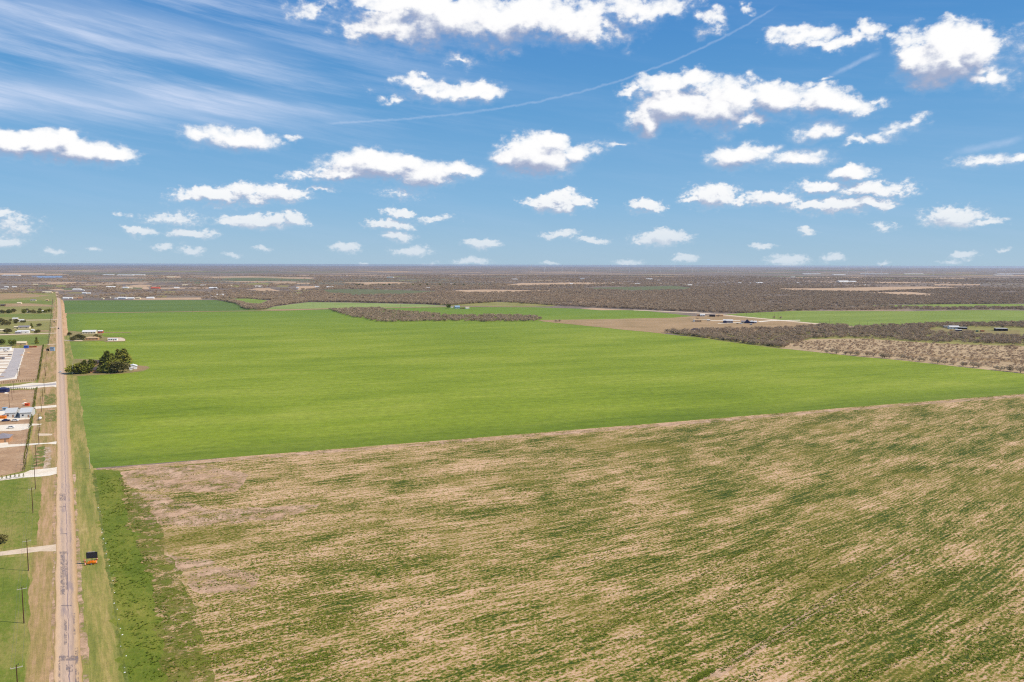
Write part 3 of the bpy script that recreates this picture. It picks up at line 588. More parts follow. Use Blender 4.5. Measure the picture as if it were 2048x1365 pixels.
# road ribbon
vs_, fs_, uvs = [], [], []; dist = 0; prev = None; rows = []
for i in range(len(RE) - 1):
    (y0, l0, r0), (y1, l1, r1) = RE[i], RE[i+1]
    for j in range(10):
        t = j/10; rows.append((P(l0+(l1-l0)*t, y0+(y1-y0)*t), P(r0+(r1-r0)*t, y0+(y1-y0)*t)))
rows.insert(0, (P(104,1900), P(190,1900)))
for i, (a, b) in enumerate(rows):
    m_ = (a + b)/2
    if prev is not None: dist += (m_ - prev).length
    prev = m_
    w = rnd.uniform(-.25, .25)
    vs_ += [(a.x + w, a.y, .055), (b.x + rnd.uniform(-.25, .25), b.y, .055)]; uvs += [(0, dist), (1, dist)]
    if i: fs_.append((2*i-2, 2*i-1, 2*i+1, 2*i))
ro = mesh_obj('road', vs_, fs_, M['road']); tag(ro, kind='structure')
uvl = ro.data.uv_layers.new(name='UVMap')
for lp in ro.data.loops: uvl.data[lp.index].uv = uvs[lp.vertex_index]
tb = B()
for (x0, y0, x1, y1) in [(119,988,131,1002),(119,1013,131,1015.5),(120,1067,134,1069),(119,1103,134,1108),(121,1108,130,1190),(131,1120,136,1180),(122,1211,144,1213),(147,1227,151,1270),(128,1240,134,1290),(118,1312,157,1322),(150,1296,157,1330),(117,1322,121,1365),(150,1338,158,1372),(132,1330,146,1345)]:
    q = [P(x0, y1), P(x1, y1), P(x1 - (y1-y0)*.01, y0), P(x0 + (y1-y0)*.0, y0)]
    tb.add([(p.x, p.y, .062 + .003*(len(tb.v) % 3)) for p in q], [(0, 1, 2, 3)])
tag(tb.obj('tar_patches', M['tar']), kind='structure')

# ------------------------------------------------------------------ trees
def crown_mesh(name, seed, m_, kind, nf=260):
    r = np.random.RandomState(seed)
    if kind == 'bare':
        lob = [(r.uniform(-.28, .28), r.uniform(-.28, .28), r.uniform(.45, .68), r.uniform(.24, .36)) for _ in range(5)]
    elif kind == 'round':
        lob = [(r.uniform(-.3, .3), r.uniform(-.3, .3), r.uniform(.35, .75), r.uniform(.17, .30)) for _ in range(9)]
    elif kind == 'cedar':
        lob = [(r.uniform(-.18, .18)*(1.1 - z), r.uniform(-.18, .18)*(1.1 - z), z, .30*(1.12 - z) + .03) for z in np.linspace(.14, .95, 11)]
    else:
        lob = [(0, 0, z, .30*(1.02 - z) + .02) for z in np.linspace(.08, .92, 8)]
    L = np.array(lob); idx = r.randint(0, len(L), nf)
    d = r.normal(size=(nf, 3)); d /= np.linalg.norm(d, axis=1)[:, None]
    rad = r.uniform(.55, 1.0, nf)**.6
    c = L[idx, :3] + d*(L[idx, 3]*rad)[:, None]
    if kind == 'bare': sz = r.uniform(.04, .08, nf); el_ = 1.9
    else: sz = r.uniform(.05, .095, nf); el_ = 1.2
    a = d + r.normal(size=(nf, 3))*.55; a /= np.linalg.norm(a, axis=1)[:, None]
    b = np.cross(a, r.normal(size=(nf, 3))); b /= np.linalg.norm(b, axis=1)[:, None]
    wd = .32 if kind == 'bare' else .62
    V = np.concatenate([c + a*(sz*el_)[:, None], c - a*(sz*.8)[:, None] + b*(sz*wd)[:, None], c - a*(sz*.8)[:, None] - b*(sz*wd)[:, None]])
    V[:, 2] = np.maximum(V[:, 2], .02)
    F_ = np.stack([np.arange(nf), np.arange(nf) + nf, np.arange(nf) + 2*nf], 1)
    return V, F_
def make_tree(name, seed, m_, kind, nf, limbs=4):
    t = empty(name, (0, 0, 0))
    b = B(); r = random.Random(seed)
    h = .5 if kind in ('bare', 'round') else .8
    b.tube((0, 0, 0), (r.uniform(-.03, .03), 0, h*.6), .035, .022, 6)
    for i in range(limbs):
        a = 2*math.pi*i/limbs + r.uniform(-.4, .4)
        b.tube((0, 0, h*r.uniform(.2, .55)), (.24*math.cos(a), .24*math.sin(a), h*r.uniform(.9, 1.4)), .018, .006, 5)
    b.obj('trunk', M['bark'], t)
    V, F_ = crown_mesh(name, seed, m_, kind, nf); fast_mesh('crown', V, F_, m_, t)
    return t
bare = [make_tree('bare_tree', 11 + i, M['bare'], 'bare', 520) for i in range(3)]
scrub = [make_tree('bare_shrub', 61 + i, M['bare_light'], 'bare', 420) for i in range(2)]
ever = [make_tree('evergreen_tree', 31 + i, M['evergreen'], 'round', 900) for i in range(2)]
cedar = [make_tree('cedar_tree', 41 + i, M['evergreen'], 'cedar', 900) for i in range(2)]
olv = [make_tree('olive_leaved_tree', 51 + i, M['olive_leaf'], 'round', 700) for i in range(2)]
USED = set()
def plant(protos, px, py, h, w=1.0, **kw):
    p = P(px, py) if not isinstance(px, Vector) else px
    i = rnd.randrange(len(protos)); o = protos[i]; rz = rnd.uniform(0, 6.28); s = (h*w, h*w, h)
    if o.name not in USED:
        USED.add(o.name); o.location = (p.x, p.y, 0); o.rotation_euler = (0, 0, rz); o.scale = s; tag(o, **kw); return o
    return dup(o, (p.x, p.y, 0), rz, s, **kw)
# farmyard trees by the road
for protos, x, y, h, w, lab in [
  (ever, 150, 748, 11, 1.35, 'broad dark tree casting its shadow over the road verge'),
  (ever, 158, 748, 8, 1.3, 'low bushy tree at the front of the clump behind the pale roadside pole'),
  (cedar, 170, 748, 12, 1.0, 'dark bushy cedar second from the road at the front of the farmyard'),
  (cedar, 182, 744, 11, 1.0, 'narrow dark cedar just left of the brown house'),
  (cedar, 215, 735, 15, 1.15, 'tall pointed cedar standing behind the brown house'),
  (cedar, 236, 728, 14, .8, 'slim tall cedar, first of the two pointed ones by the white shed'),
  (cedar, 249, 727, 14, 1.35, 'wide tall cedar directly behind the white shed'),
  (ever, 207, 746, 8, 1.2, 'low dark tree just right of the brown house wall'),
  (cedar, 217, 746, 10, 1.2, 'dark cedar in front of the tallest pointed cedar'),
  (olv, 235, 746, 11, 1.25, 'large brownish thin-leaved tree in the middle of the farmyard'),
  (olv, 246, 745, 10, 1.2, 'brownish thin-leaved tree beside the white shed'),
  (olv, 186, 732, 7, 1.2, 'pale thin tree showing above the cedars at the back of the yard'),
  (olv, 162, 746, 9, 1.3, 'yellowish-green tree filling the gap between the two road-end trees'), (ever, 176, 746, 9, 1.2, 'low dark tree at the foot of the second cedar'),
  (cedar, 224, 733, 12, 1.1, 'shorter dark cedar between the tallest one and the pointed pair'), (olv, 228, 744, 10, 1.3, 'brownish thin-leaved tree left of the large middle one'),
  (ever, 243, 740, 9, 1.3, 'dark round tree under the wide tall cedar')]:
    plant(protos, x, y, h*1.12, w*1.1, label=lab, cat='tree', group='trees round the brown farmhouse')
for protos, x, y, h, w, lab in [
  (olv, 146, 682, 8, 1.2, 'leafless-looking tree nearest the road at the second farmstead'), (olv, 139, 672, 6, 1.2, 'small tree at the road end of the second farmstead'),
  (olv, 156, 680, 9, 1.4, 'wide sparse tree between the road and the orange-walled house'), (olv, 165, 680, 8, 1.3, 'sparse tree touching the orange-walled house'),
  (olv, 196, 679, 9, 1.3, 'brown round tree right of the orange-walled house')]:
    plant(protos, x, y, h, w, label=lab, cat='tree', group='trees at the second farmstead')
for protos, x, y, h, w, lab in [
  (cedar, 73, 688, 9, .8, 'lone slim dark tree by the green plot beyond the gravel yard'), (ever, 24, 692, 9, 1.2, 'dark round tree left of the tan-roofed shed'),
  (ever, 2, 690, 9, 1.3, 'dark tree cut by the left edge beside the green plot'), (ever, 98, 625, 9, 1.6, 'dark wide evergreen at the end of the hedgerow by the road'),
  (ever, 90, 626, 8, 1.4, 'dark evergreen, second in from the road in the hedgerow'), (olv, 14, 668, 9, 1.7, 'round olive tree left of the white-roofed house'),
  (cedar, 63, 656, 8, .9, 'dark upright tree right of the grey-roofed house'), (olv, 74, 667, 7, 1.4, 'round pale tree on the lane beyond the white-roofed house'),
  (olv, 78, 653, 6, 1.6, 'low bushy tree behind the lane tree'), (olv, 1, 1088, 5, 1.1, 'bright green bush on the lawn at the left edge')]:
    plant(protos, x, y, h, w, label=lab, cat='tree')
for i in range(30):
    x = rnd.uniform(0, 96); plant(olv + ever[:1], x, rnd.uniform(622, 628), rnd.uniform(5, 8), 1.4, label='tree in the brown and green hedgerow crossing behind the first green plots', cat='tree', group='hedgerow trees left of the road')
for i in range(16):
    x = rnd.uniform(0, 48); plant(olv, x, rnd.uniform(640, 652), rnd.uniform(5, 8), 1.3, label='thin tree among the houses left of the road', cat='tree', group='thin trees among the left-hand houses')
for i in range(14):
    plant(ever, 700 + rnd.uniform(0, 280), rnd.uniform(571, 573.5), 11, 1.2, label='small dark tree in the broken row on the far tan ground', cat='tree', group='far dark trees in a broken row')
plant(ever, 896, 617, 11, 1.3, label='round dark tree at the left end of the pale blue farmhouse', cat='tree')
for x, y, w_ in [(1112,644.5,'at the tip of the tan field, nearer the tree belt'),(1119,644,'just right of the one at the tip of the tan field'),(1548,637,'beside the pale farm road above the junction'),(1561,637.7,'on the far side of the pale farm road, right of its neighbour'),
  (1675,650.5,'beside the right end of the pale farm road'),(1689,652,'at the very end of the pale farm road before the thicket'),(1395,640,'behind the tan farmhouse'),(1437,634,'beside the brown stack-like shed')]:
    plant(bare, x, y, 5, 1.4, label='lone bare shrub ' + w_, cat='shrub', group='lone bare shrubs in the open')
# bare trees along the right-hand edge of the wheat
def on_line(pts, n_):
    g = [P(*p) for p in pts]; L = [0]
    for a, b in zip(g, g[1:]): L.append(L[-1] + (b - a).length)
    for i in range(n_):
        t = (i + rnd.uniform(.1, .9))/n_*L[-1]
        for k2 in range(len(g) - 1):
            if L[k2] <= t <= L[k2+1]: yield g[k2].lerp(g[k2+1], (t - L[k2])/(L[k2+1] - L[k2])); break
for p in on_line([(1645,706),(1700,711),(1800,719.5),(2048,747),(2120,755)], 34):
    plant(bare, p + Vector((rnd.uniform(-2, 4), rnd.uniform(0, 9))), 0, rnd.uniform(4.5, 7.5), rnd.uniform(1.0, 1.5), label='bare brown tree in the row on the wheat edge before the tan rangeland', cat='tree', group='bare trees on the right edge of the wheat')
for p in on_line([(1335,667),(1440,681),(1500,690),(1565,697)], 90):
    plant(bare, p + Vector((rnd.uniform(0, 12), rnd.uniform(2, 16))), 0, rnd.uniform(4.5, 7.5), rnd.uniform(1.0, 1.4), label='bare brown tree in the front line of the thicket beside the wheat', cat='tree', group='bare trees fronting the thicket')
def rand_in(pts, n_, raw=False):
    g = [tuple(P(*p)) for p in pts] if not raw else pts
    xs = [p[0] for p in g]; ys = [p[1] for p in g]; r = np.random.RandomState(int(abs(xs[0])) % 9999 + n_)
    out = np.zeros((0, 2))
    while len(out) < n_:
        X = r.uniform(min(xs), max(xs), n_*4); Y = r.uniform(min(ys), max(ys), n_*4); m_ = inside(g, X, Y)
        out = np.concatenate([out, np.stack([X[m_], Y[m_]], 1)])
    return out[:n_]
RANGE = [(1575,696),(1590,686),(1719,679),(1865,688),(2048,694),(2150,700),(2150,752),(2048,742),(1800,716),(1650,704)]
for q in rand_in(RANGE, 165):
    plant(scrub, Vector(q), 0, rnd.uniform(2.0, 3.8), rnd.uniform(1.1, 1.6), label='small bare shrub scattered over the tan rangeland', cat='shrub', group='shrubs scattered over the tan rangeland')

# massed brush: geometry-node instances of the bare crowns
def scatter(name, pts, hmin, hmax, protos, seed=1, wide=1.3):
    r = np.random.RandomState(seed); n_ = len(pts)
    me = bpy.data.meshes.new(name); me.vertices.add(n_)
    co = np.zeros((n_, 3), np.float32); co[:, :2] = pts; me.vertices.foreach_set('co', co.ravel())
    def att(nm, ty, arr, key='value'):
        a = me.attributes.new(nm, ty, 'POINT'); a.data.foreach_set(key, arr.ravel())
    s = r.uniform(hmin, hmax, n_).astype(np.float32)
    att('sc', 'FLOAT_VECTOR', np.stack([s*wide, s*wide, s], 1).astype(np.float32), 'vector')
    rot = np.zeros((n_, 3), np.float32); rot[:, 2] = r.uniform(0, 6.28, n_); att('rt', 'FLOAT_VECTOR', rot, 'vector')
    att('ix', 'INT', r.randint(0, len(protos), n_).astype(np.int32))
    o = bpy.data.objects.new(name, me); C.objects.link(o); tag(o, kind='stuff')
    ng = bpy.data.node_groups.new(name, 'GeometryNodeTree')
    ng.interface.new_socket('Geometry', in_out='INPUT', socket_type='NodeSocketGeometry'); ng.interface.new_socket('Geometry', in_out='OUTPUT', socket_type='NodeSocketGeometry')
    nn = ng.nodes; gi = nn.new('NodeGroupInput'); go = nn.new('NodeGroupOutput'); ip = nn.new('GeometryNodeInstanceOnPoints')
    jn = nn.new('GeometryNodeJoinGeometry')
    for pr in reversed(protos):
        oi = nn.new('GeometryNodeObjectInfo'); oi.inputs['Object'].default_value = pr; oi.inputs['As Instance'].default_value = True; oi.transform_space = 'ORIGINAL'
        ng.links.new(oi.outputs['Geometry'], jn.inputs[0])
    def na(nm, ty):
        a = nn.new('GeometryNodeInputNamedAttribute'); a.data_type = ty; a.inputs['Name'].default_value = nm; return a.outputs['Attribute']
    ng.links.new(gi.outputs[0], ip.inputs['Points']); ng.links.new(jn.outputs[0], ip.inputs['Instance']); ip.inputs['Pick Instance'].default_value = True
    ng.links.new(na('ix', 'INT'), ip.inputs['Instance Index']); ng.links.new(na('rt', 'FLOAT_VECTOR'), ip.inputs['Rotation']); ng.links.new(na('sc', 'FLOAT_VECTOR'), ip.inputs['Scale'])
    ng.links.new(ip.outputs[0], go.inputs[0])
    md = o.modifiers.new('scatter', 'NODES'); md.node_group = ng
    return o
scrub_crowns = [c for t in scrub for c in t.children if c.name.startswith('crown')]
crowns = [c for t in bare for c in t.children if c.name.startswith('crown')]
THICK = [(1345,668),(1335,663),(1440,660),(1560,658),(1640,652),(1720,655),(1850,649),(1960,648),(2048,645),(2250,640),(2300,700),(2048,690),(1865,685),(1719,676),(1621,678),(1565,696),(1500,688),(1440,679)]
YARD = [tuple(P(*p)) for p in [(1855,659),(1890,655),(1945,655),(2040,656),(2100,660),(2100,672),(1985,674),(1940,666),(1880,667)]]
q = rand_in(THICK, 3600); q = q[~inside(YARD, q[:, 0], q[:, 1])]
sheet('thicket_floor', THICK[:1] + [(1335,661),(1440,655),(1640,648),(1720,652),(2048,640),(2300,636)] + [(2300,712),(2048,698),(1865,690),(1719,681),(1621,682),(1565,699),(1440,682)], M['olive'], .6, clear=False)
r5 = rand_in(RANGE, 1500); tag(scatter('low_scrub', r5, 1.0, 2.6, scrub_crowns, 12, 1.6), label='low twiggy scrub over the tan rangeland')
tag(scatter('thicket', q, 3.5, 7.0, crowns, 2), label='bare brown thicket between the wheat and the right-hand pasture')
BELT = [(657,620),(700,618.5),(760,617.5),(770,622),(850,627),(900,633),(1000,632),(1070,634),(1082,640),(1075,643),(980,644.5),(900,643),(760,645),(700,634)]
q = rand_in(BELT, 1500)
tag(scatter('tree_belt', q, 4, 7, crowns, 3, 1.15), label='long bare tree belt standing out in the middle of the green fields')
CREEK = [(428,599.5),(470,603.5),(500,612),(520,612.5),(545,603),(600,601),(700,602),(850,603.5),(1000,604),(900,611),(840,608.5),(705,605),(617,604),(547,613),(528,620),(492,620),(470,607.5)]
q = rand_in(CREEK, 2600)
tag(scatter('creek_brush', q, 5, 9, crowns, 4), label='bare brush along the creek beyond the far wheat')
# the open scrub country from 1.3 km outwards
r = np.random.RandomState(9)
def sector(n_, d0, d1):
    a = r.uniform(-.66, .66, n_); d = np.sqrt(r.uniform(d0*d0, d1*d1, n_)); return np.stack([np.sin(a)*d, np.cos(a)*d], 1)
pts = np.concatenate([sector(42000, 1700, 2700), sector(60000, 2700, 4500), sector(60000, 4500, 8500)])
keep = np.ones(len(pts), bool)
for pl in POLYS: keep &= ~inside(pl, pts[:, 0], pts[:, 1])
lim = [tuple(P(*p)) for p in [(-600,1300),(-600,590),(108,590),(113,600),(500,600),(1000,600),(1100,608),(1300,612),(1450,628),(1720,600),(2048,606),(2700,606),(2700,1300)]]
# lim: nearer than this line only explicit planting
def py_of(X, Y):
    v_ = np.stack([X, Y, np.full(len(X), -CH)], 1) @ np.array(CM); return H0/2 + F0*v_[:, 1]/v_[:, 2], W0/2 - F0*v_[:, 0]/v_[:, 2]
py_, px_ = py_of(pts[:, 0], pts[:, 1])
front = np.interp(px_, [-400, 112, 113, 430, 500, 860, 1000, 1100, 1200, 1280, 1330, 1480, 1600, 1900, 2048, 2600], [586, 588, 597, 598.5, 600, 603, 604.5, 611, 616, 619, 622, 627, 622, 620, 620, 620])
keep &= py_ < front
# thin it out in the settled left and where clearings show
def vnoise(X, Y, s, seed):
    rr = np.random.RandomState(seed); T = rr.rand(256, 256); x = X/s; y = Y/s; xi = np.floor(x).astype(int); yi = np.floor(y).astype(int); fx = x - xi; fy = y - yi
    fx = fx*fx*(3-2*fx); fy = fy*fy*(3-2*fy); g = lambda a, b: T[a % 256, b % 256]
    return (g(xi, yi)*(1-fx) + g(xi+1, yi)*fx)*(1-fy) + (g(xi, yi+1)*(1-fx) + g(xi+1, yi+1)*fx)*fy
vn = vnoise(pts[:, 0], pts[:, 1], 260, 1)*.6 + vnoise(pts[:, 0], pts[:, 1], 90, 2)*.4
dens = np.where(px_ < 620, .18, .85)
dens = np.where((px_ > 620) & (py_ < 578), .6, dens)
keep &= r.rand(len(pts)) < np.clip(dens + (vn - .5)*2.4, 0, 1)
tag(scatter('brush_country', pts[keep], 4.0, 8.0, crowns, 5, 1.5), label='bare scrub woodland stretching away to the horizon')
print('brush instances', int(keep.sum()))

# small conifers planted along the lot fences
def small_conifer():
    V, F_ = crown_mesh('young_conifer', 77, M['evergreen'], 'cone', 130); V[:, :2] *= 1.0
    return fast_mesh('young_conifer', V, F_, M['evergreen'])
pc = small_conifer(); first = True
def conifer(p, h, label, group):
    global first
    if first: first = False; o = pc
    else: o = pc.copy(); C.objects.link(o)
    o.location = (p.x, p.y, 0); o.scale = (h*.9, h*.9, h*rnd.uniform(.85, 1.1)); o.rotation_euler = (0, 0, rnd.uniform(0, 6)); tag(o, label, 'shrub', group)
for x, y in [(4,959.5),(13,959),(21,958),(30,956.5),(38.5,955.5),(47,955)]:
    conifer(P(x, y), 2.3, 'young dark conifer in the short row of six below the white drive', 'row of six young conifers by the lawn')
for i in range(19): conifer(P(75 - 4.2*i, 761.5 + .37*i), 2.1, 'young dark conifer in the row on the far side of the entrance drive', 'conifer row beyond the entrance drive')
for i in range(16): conifer(P(72 - 4.6*i, 780 - .03*i), 2.1, 'young dark conifer in the row on the near side of the entrance drive', 'conifer row before the entrance drive')
a, b = P(47, 943), P(73, 777)
for i in range(105): conifer(a.lerp(b, i/105) + Vector((rnd.uniform(-.8, .8), 0)), rnd.uniform(1.6, 2.8), 'dark conifer in the long boundary line from the white drive up to the entrance', 'near boundary line of conifers')
a, b = P(76, 760), P(86.5, 692)
for i in range(110): conifer(a.lerp(b, i/110) + Vector((rnd.uniform(-.8, .8), 0)), rnd.uniform(2, 3.2), 'dark conifer in the boundary line beside the big gravel yard', 'far boundary line of conifers')
# fence behind the conifers
def fence(pa, pb, n_, h, label):
    a, b = P(*pa), P(*pb); f = empty('boundary_fence', (a.x, a.y, 0)); tag(f, label, 'fence')
    d = b - a
    bb = B(); bb.tube((0, 0, 0), (0, 0, h), .06, .05, 6); pm = None
    for i in range(n_ + 1):
        t = d*(i/n_)
        if pm is None: pm = bb.obj('post', M['steel'], f); o = pm
        else: o = pm.copy(); C.objects.link(o); o.parent = f
        o.location = (t.x, t.y, 0)
    for z in (h*.3, h*.62, h*.95):
        B().tube((0, 0, z), (d.x, d.y, z), .03, .03, 4).obj('rail', M['steel'], f)
fence((49.5,943), (74.5,777), 40, 1.5, 'dark rail fence running beside the near boundary line of conifers')
fence((78,760), (88,692), 40, 1.5, 'dark rail fence beside the gravel yard boundary conifers')
fence((97,689), (107,628), 60, 1.6, 'dark roadside fence beyond the lots, left of the county road')

# weeds: real tufts in the near field
def tufts(name, pts, hs, m_, label, seed=3, blades=5):
    r = np.random.RandomState(seed); n_ = len(pts); k = blades
    c = np.repeat(np.column_stack([pts, np.zeros(n_)]), k, 0); h = np.repeat(hs, k)
    a = r.uniform(0, 6.28, n_*k); tilt = r.uniform(.6, 2.4, n_*k)
    d = np.stack([np.cos(a)*tilt, np.sin(a)*tilt, np.ones(n_*k)], 1)*h[:, None]
    s = np.stack([-np.sin(a), np.cos(a), np.zeros(n_*k)], 1)*(h*.55)[:, None]
    c[:, :2] += r.normal(size=(n_*k, 2))*(h*.35)[:, None]
    V = np.concatenate([c + s + [0, 0, .02], c - s + [0, 0, .02], c + d]); F_ = np.stack([np.arange(n_*k), np.arange(n_*k) + n_*k, np.arange(n_*k) + 2*n_*k], 1)
    o = fast_mesh(name, V, F_, m_); tag(o, label, kind='stuff')
FIELD = [tuple(P(*p)) for p in [(285,960),(480,922),(700,906),(1300,858),(2048,797),(2300,800),(2300,1400),(380,1400),(330,1180),(270,1020)]]
n0 = 230000; r = np.random.RandomState(21)
X = r.uniform(-230, 420, n0); d_ = 1/np.sqrt(r.uniform(1/620**2, 1/165**2, n0)); Y = d_
ok = inside(FIELD, X, Y); X = X[ok]; Y = Y[ok]
vv = Y - .58*X - .0006*X*X + (vnoise(X, Y, 50, 8) - .5)*10
m1 = vnoise(X/30, vv/3.0, 1, 4); m2 = vnoise(X/9, vv/1.5, 1, 5); m3 = vnoise(X, Y, 70, 6)
sc_ = .45*m1 + .25*m2 + .30*m3
ok = sc_ > .57; pts = np.stack([X[ok], Y[ok]], 1)
tr = []
for (x0, y0, x1, y1) in [(1425,1340,1815,1098),(1440,1345,1830,1100),(1380,1365,1425,1340),(1300,1330,1700,1080),(1600,1345,1960,1130),(1150,1300,1560,1060),(1750,1340,2040,1180)]:
    a, b = P(x0, y0), P(x1, y1); t = r.rand(520); w = r.normal(size=(520, 2))*.5; tr.append(np.stack([a.x + (b.x-a.x)*t, a.y + (b.y-a.y)*t], 1) + w)
pts = np.concatenate([pts] + tr)
tufts('field_weeds', pts, r.uniform(.12, .30, len(pts)), M['weed'], 'dark green weeds in streaks over the stubble field')
STRIP = [(200,950),(248,950),(268,1020),(300,1105),(335,1200),(352,1300),(362,1365),(260,1365),(234,1200),(213,1090),(202,1010)]
q = rand_in(STRIP, 3200); sel = vnoise(q[:, 0], q[:, 1], 4, 3)*.5 + vnoise(q[:, 0], q[:, 1], 1.5, 4)*.5 > .5
tufts('verge_weeds', q[sel], np.random.RandomState(2).uniform(.12, .34, sel.sum()), M['weed'], 'lush green weeds along the ditch', 5)
for dx_ in (0, 15):
    sheet('wheel_track', [(1385+dx_,1372),(1399+dx_,1372),(1640+dx_,1212),(1826+dx_,1099),(1822+dx_,1099),(1634+dx_,1212)], M['sand_patchy'], 3, .15, 2, clear=False)
# pale stones in the ditch
bb = B()
for p in on_line([(198,1010),(206,1060),(216,1120),(232,1200),(246,1290),(257,1365)], 26):
    s = rnd.uniform(.08, .26); x = p.x + rnd.uniform(-.8, .8)
    bb.add([(x-s, p.y-s, 0), (x+s, p.y-s*.7, 0), (x+s*.8, p.y+s, 0), (x-s*.7, p.y+s*.8, 0), (x-s*.4, p.y-s*.3, s*.8), (x+s*.4, p.y+s*.2, s*.9)], [(0,1,4),(1,2,5),(1,5,4),(2,3,5),(3,0,4),(3,4,5)])
tag(bb.obj('ditch_stones', K_['white']), 'pale stones and litter lying in the ditch', kind='stuff')

# ------------------------------------------------------------------ utility poles
def make_pole(m_, h=11.6, arm=True):
    t = empty('utility_pole', (0, 0, 0))
    B().tube((0, 0, 0), (0, 0, h), .17, .11, 10).obj('pole_shaft', m_, t)
    if arm:
        ca = B().box(-1.35, 1.35, -.07, .07, h - .75, h - .6).obj('crossarm', M['arm'], t)
        ins = None
        for x in (-1.2, -.5, 1.2):
            b = B().tube((0, 0, 0), (0, 0, .14), .03, .03, 6).tube((0, 0, .14), (0, 0, .26), .07, .05, 8)
            if ins is None: ins = b.obj('insulator', M['arm'], t); o = ins
            else: o = ins.copy(); C.objects.link(o); o.parent = t
            o.location = (x, 0, h - .6)
        B().tube((.5, 0, h), (.5, 0, h + .3), .06, .05, 8).box(-.1, .55, -.04, .04, h - .02, h + .04).obj('top_bracket', M['steel'], t)
    return t
pole0 = make_pole(M['pole']); firstp = [True]
near = [((38,1420),'pole cut by the bottom edge of the picture'), ((48,1247),'pole standing on the lower lawn, its base ringed with bare dirt'), ((57,1142),'pole just below the concrete driveway'),
  ((66,1027),'pole on the upper lawn below the white drive'), ((71,979),'pole directly in front of the big white drive'), ((73,932),'pole just above the big white drive'), ((78,889),'pole at the thin driveway with the hedge behind it'),
  ((79,862),'pole below the propane tank'), ((83,824),'pole by the propane tank'), ((86,808),'pole at the second white drive'), ((89,786),'pole just below the entrance drive'), ((90.5,758),'pole just above the entrance drive')]
def put_pole(p, label, group, s=1.0):
    rz = ROADANG - math.pi/2 + rnd.uniform(-.05, .05)
    if firstp[0]: firstp[0] = False; pole0.location = (p.x, p.y, 0); pole0.rotation_euler = (0, 0, rz); tag(pole0, 'dark wooden utility ' + label, 'utility pole', group); return
    dup(pole0, (p.x, p.y, 0), rz, s, label='dark wooden utility ' + label, cat='utility pole', group=group)
g_ = 'utility poles along the county road'
npts = []
for (x, y), lab in near: p = P(x, y); npts.append(p); put_pole(p, lab, g_)
for i in range(26):
    t = i/26; y = 530.5 + 1/((1/222.0) + (1/70.0 - 1/222.0)*t); x = 91 + (106 - 91)*((752.5 - y)/152)
    p = P(x, y); npts.append(p); put_pole(p, 'pole in the long line receding beside the far part of the road', g_)
for x, y in [(28,787),(24.5,801),(19,816),(36,760),(39.5,752)]:
    p = P(x, y); dup(pole0, (p.x, p.y, 0), 0, .9, label='slim dark pole standing inside the fenced lots', cat='pole', group='poles inside the fenced lots')
gl = [(1493,631),(1520,634.5),(1549,637.5),(1556,638.5),(1586,641.5),(1659,648),(1719,655),(1735,654),(1445,627),(385,624),(552,618),(626,616),(801,616),(1225,615),(1680,650)]
for x, y in gl:
    p = P(x, y); dup(pole0, (p.x, p.y, 0), .6, 1.0, label='small dark utility pole along the pale farm roads beyond the wheat', cat='utility pole', group='utility poles along the far farm roads')
w0 = empty('power_line', (0, 0, 0)); tag(w0, 'thin wires strung between the roadside utility poles', 'power line')
for x in (-1.2, -.5, 1.2):
    bb = B()
    for a, b in zip(npts[:8], npts[1:9]):
        off = Vector((RN.x*x*-1, RN.y*x*-1)); prev = None
        for i in range(7):
            t = i/6; q = a.lerp(b, t) - off; z = 11.25 - 1.0*4*t*(1-t)
            if prev: bb.tube(prev, (q.x, q.y, z), .018, .018, 3, caps=False)
            prev = (q.x, q.y, z)
    bb.obj('wire', M['wire'], w0)
lone = make_pole(M['pole_pale'], 8.6, False); p = P(180, 938); lone.location = (p.x, p.y, 0); lone.name = 'marker_pole'; tag(lone, 'thin pale pole at the corner of the wheat and the stubble', 'pole')
o = dup(lone, (*P(145.5, 749.5), 0), 0, (1.3, 1.3, 1.28), label='pale pole standing before the dark roadside trees', cat='pole')

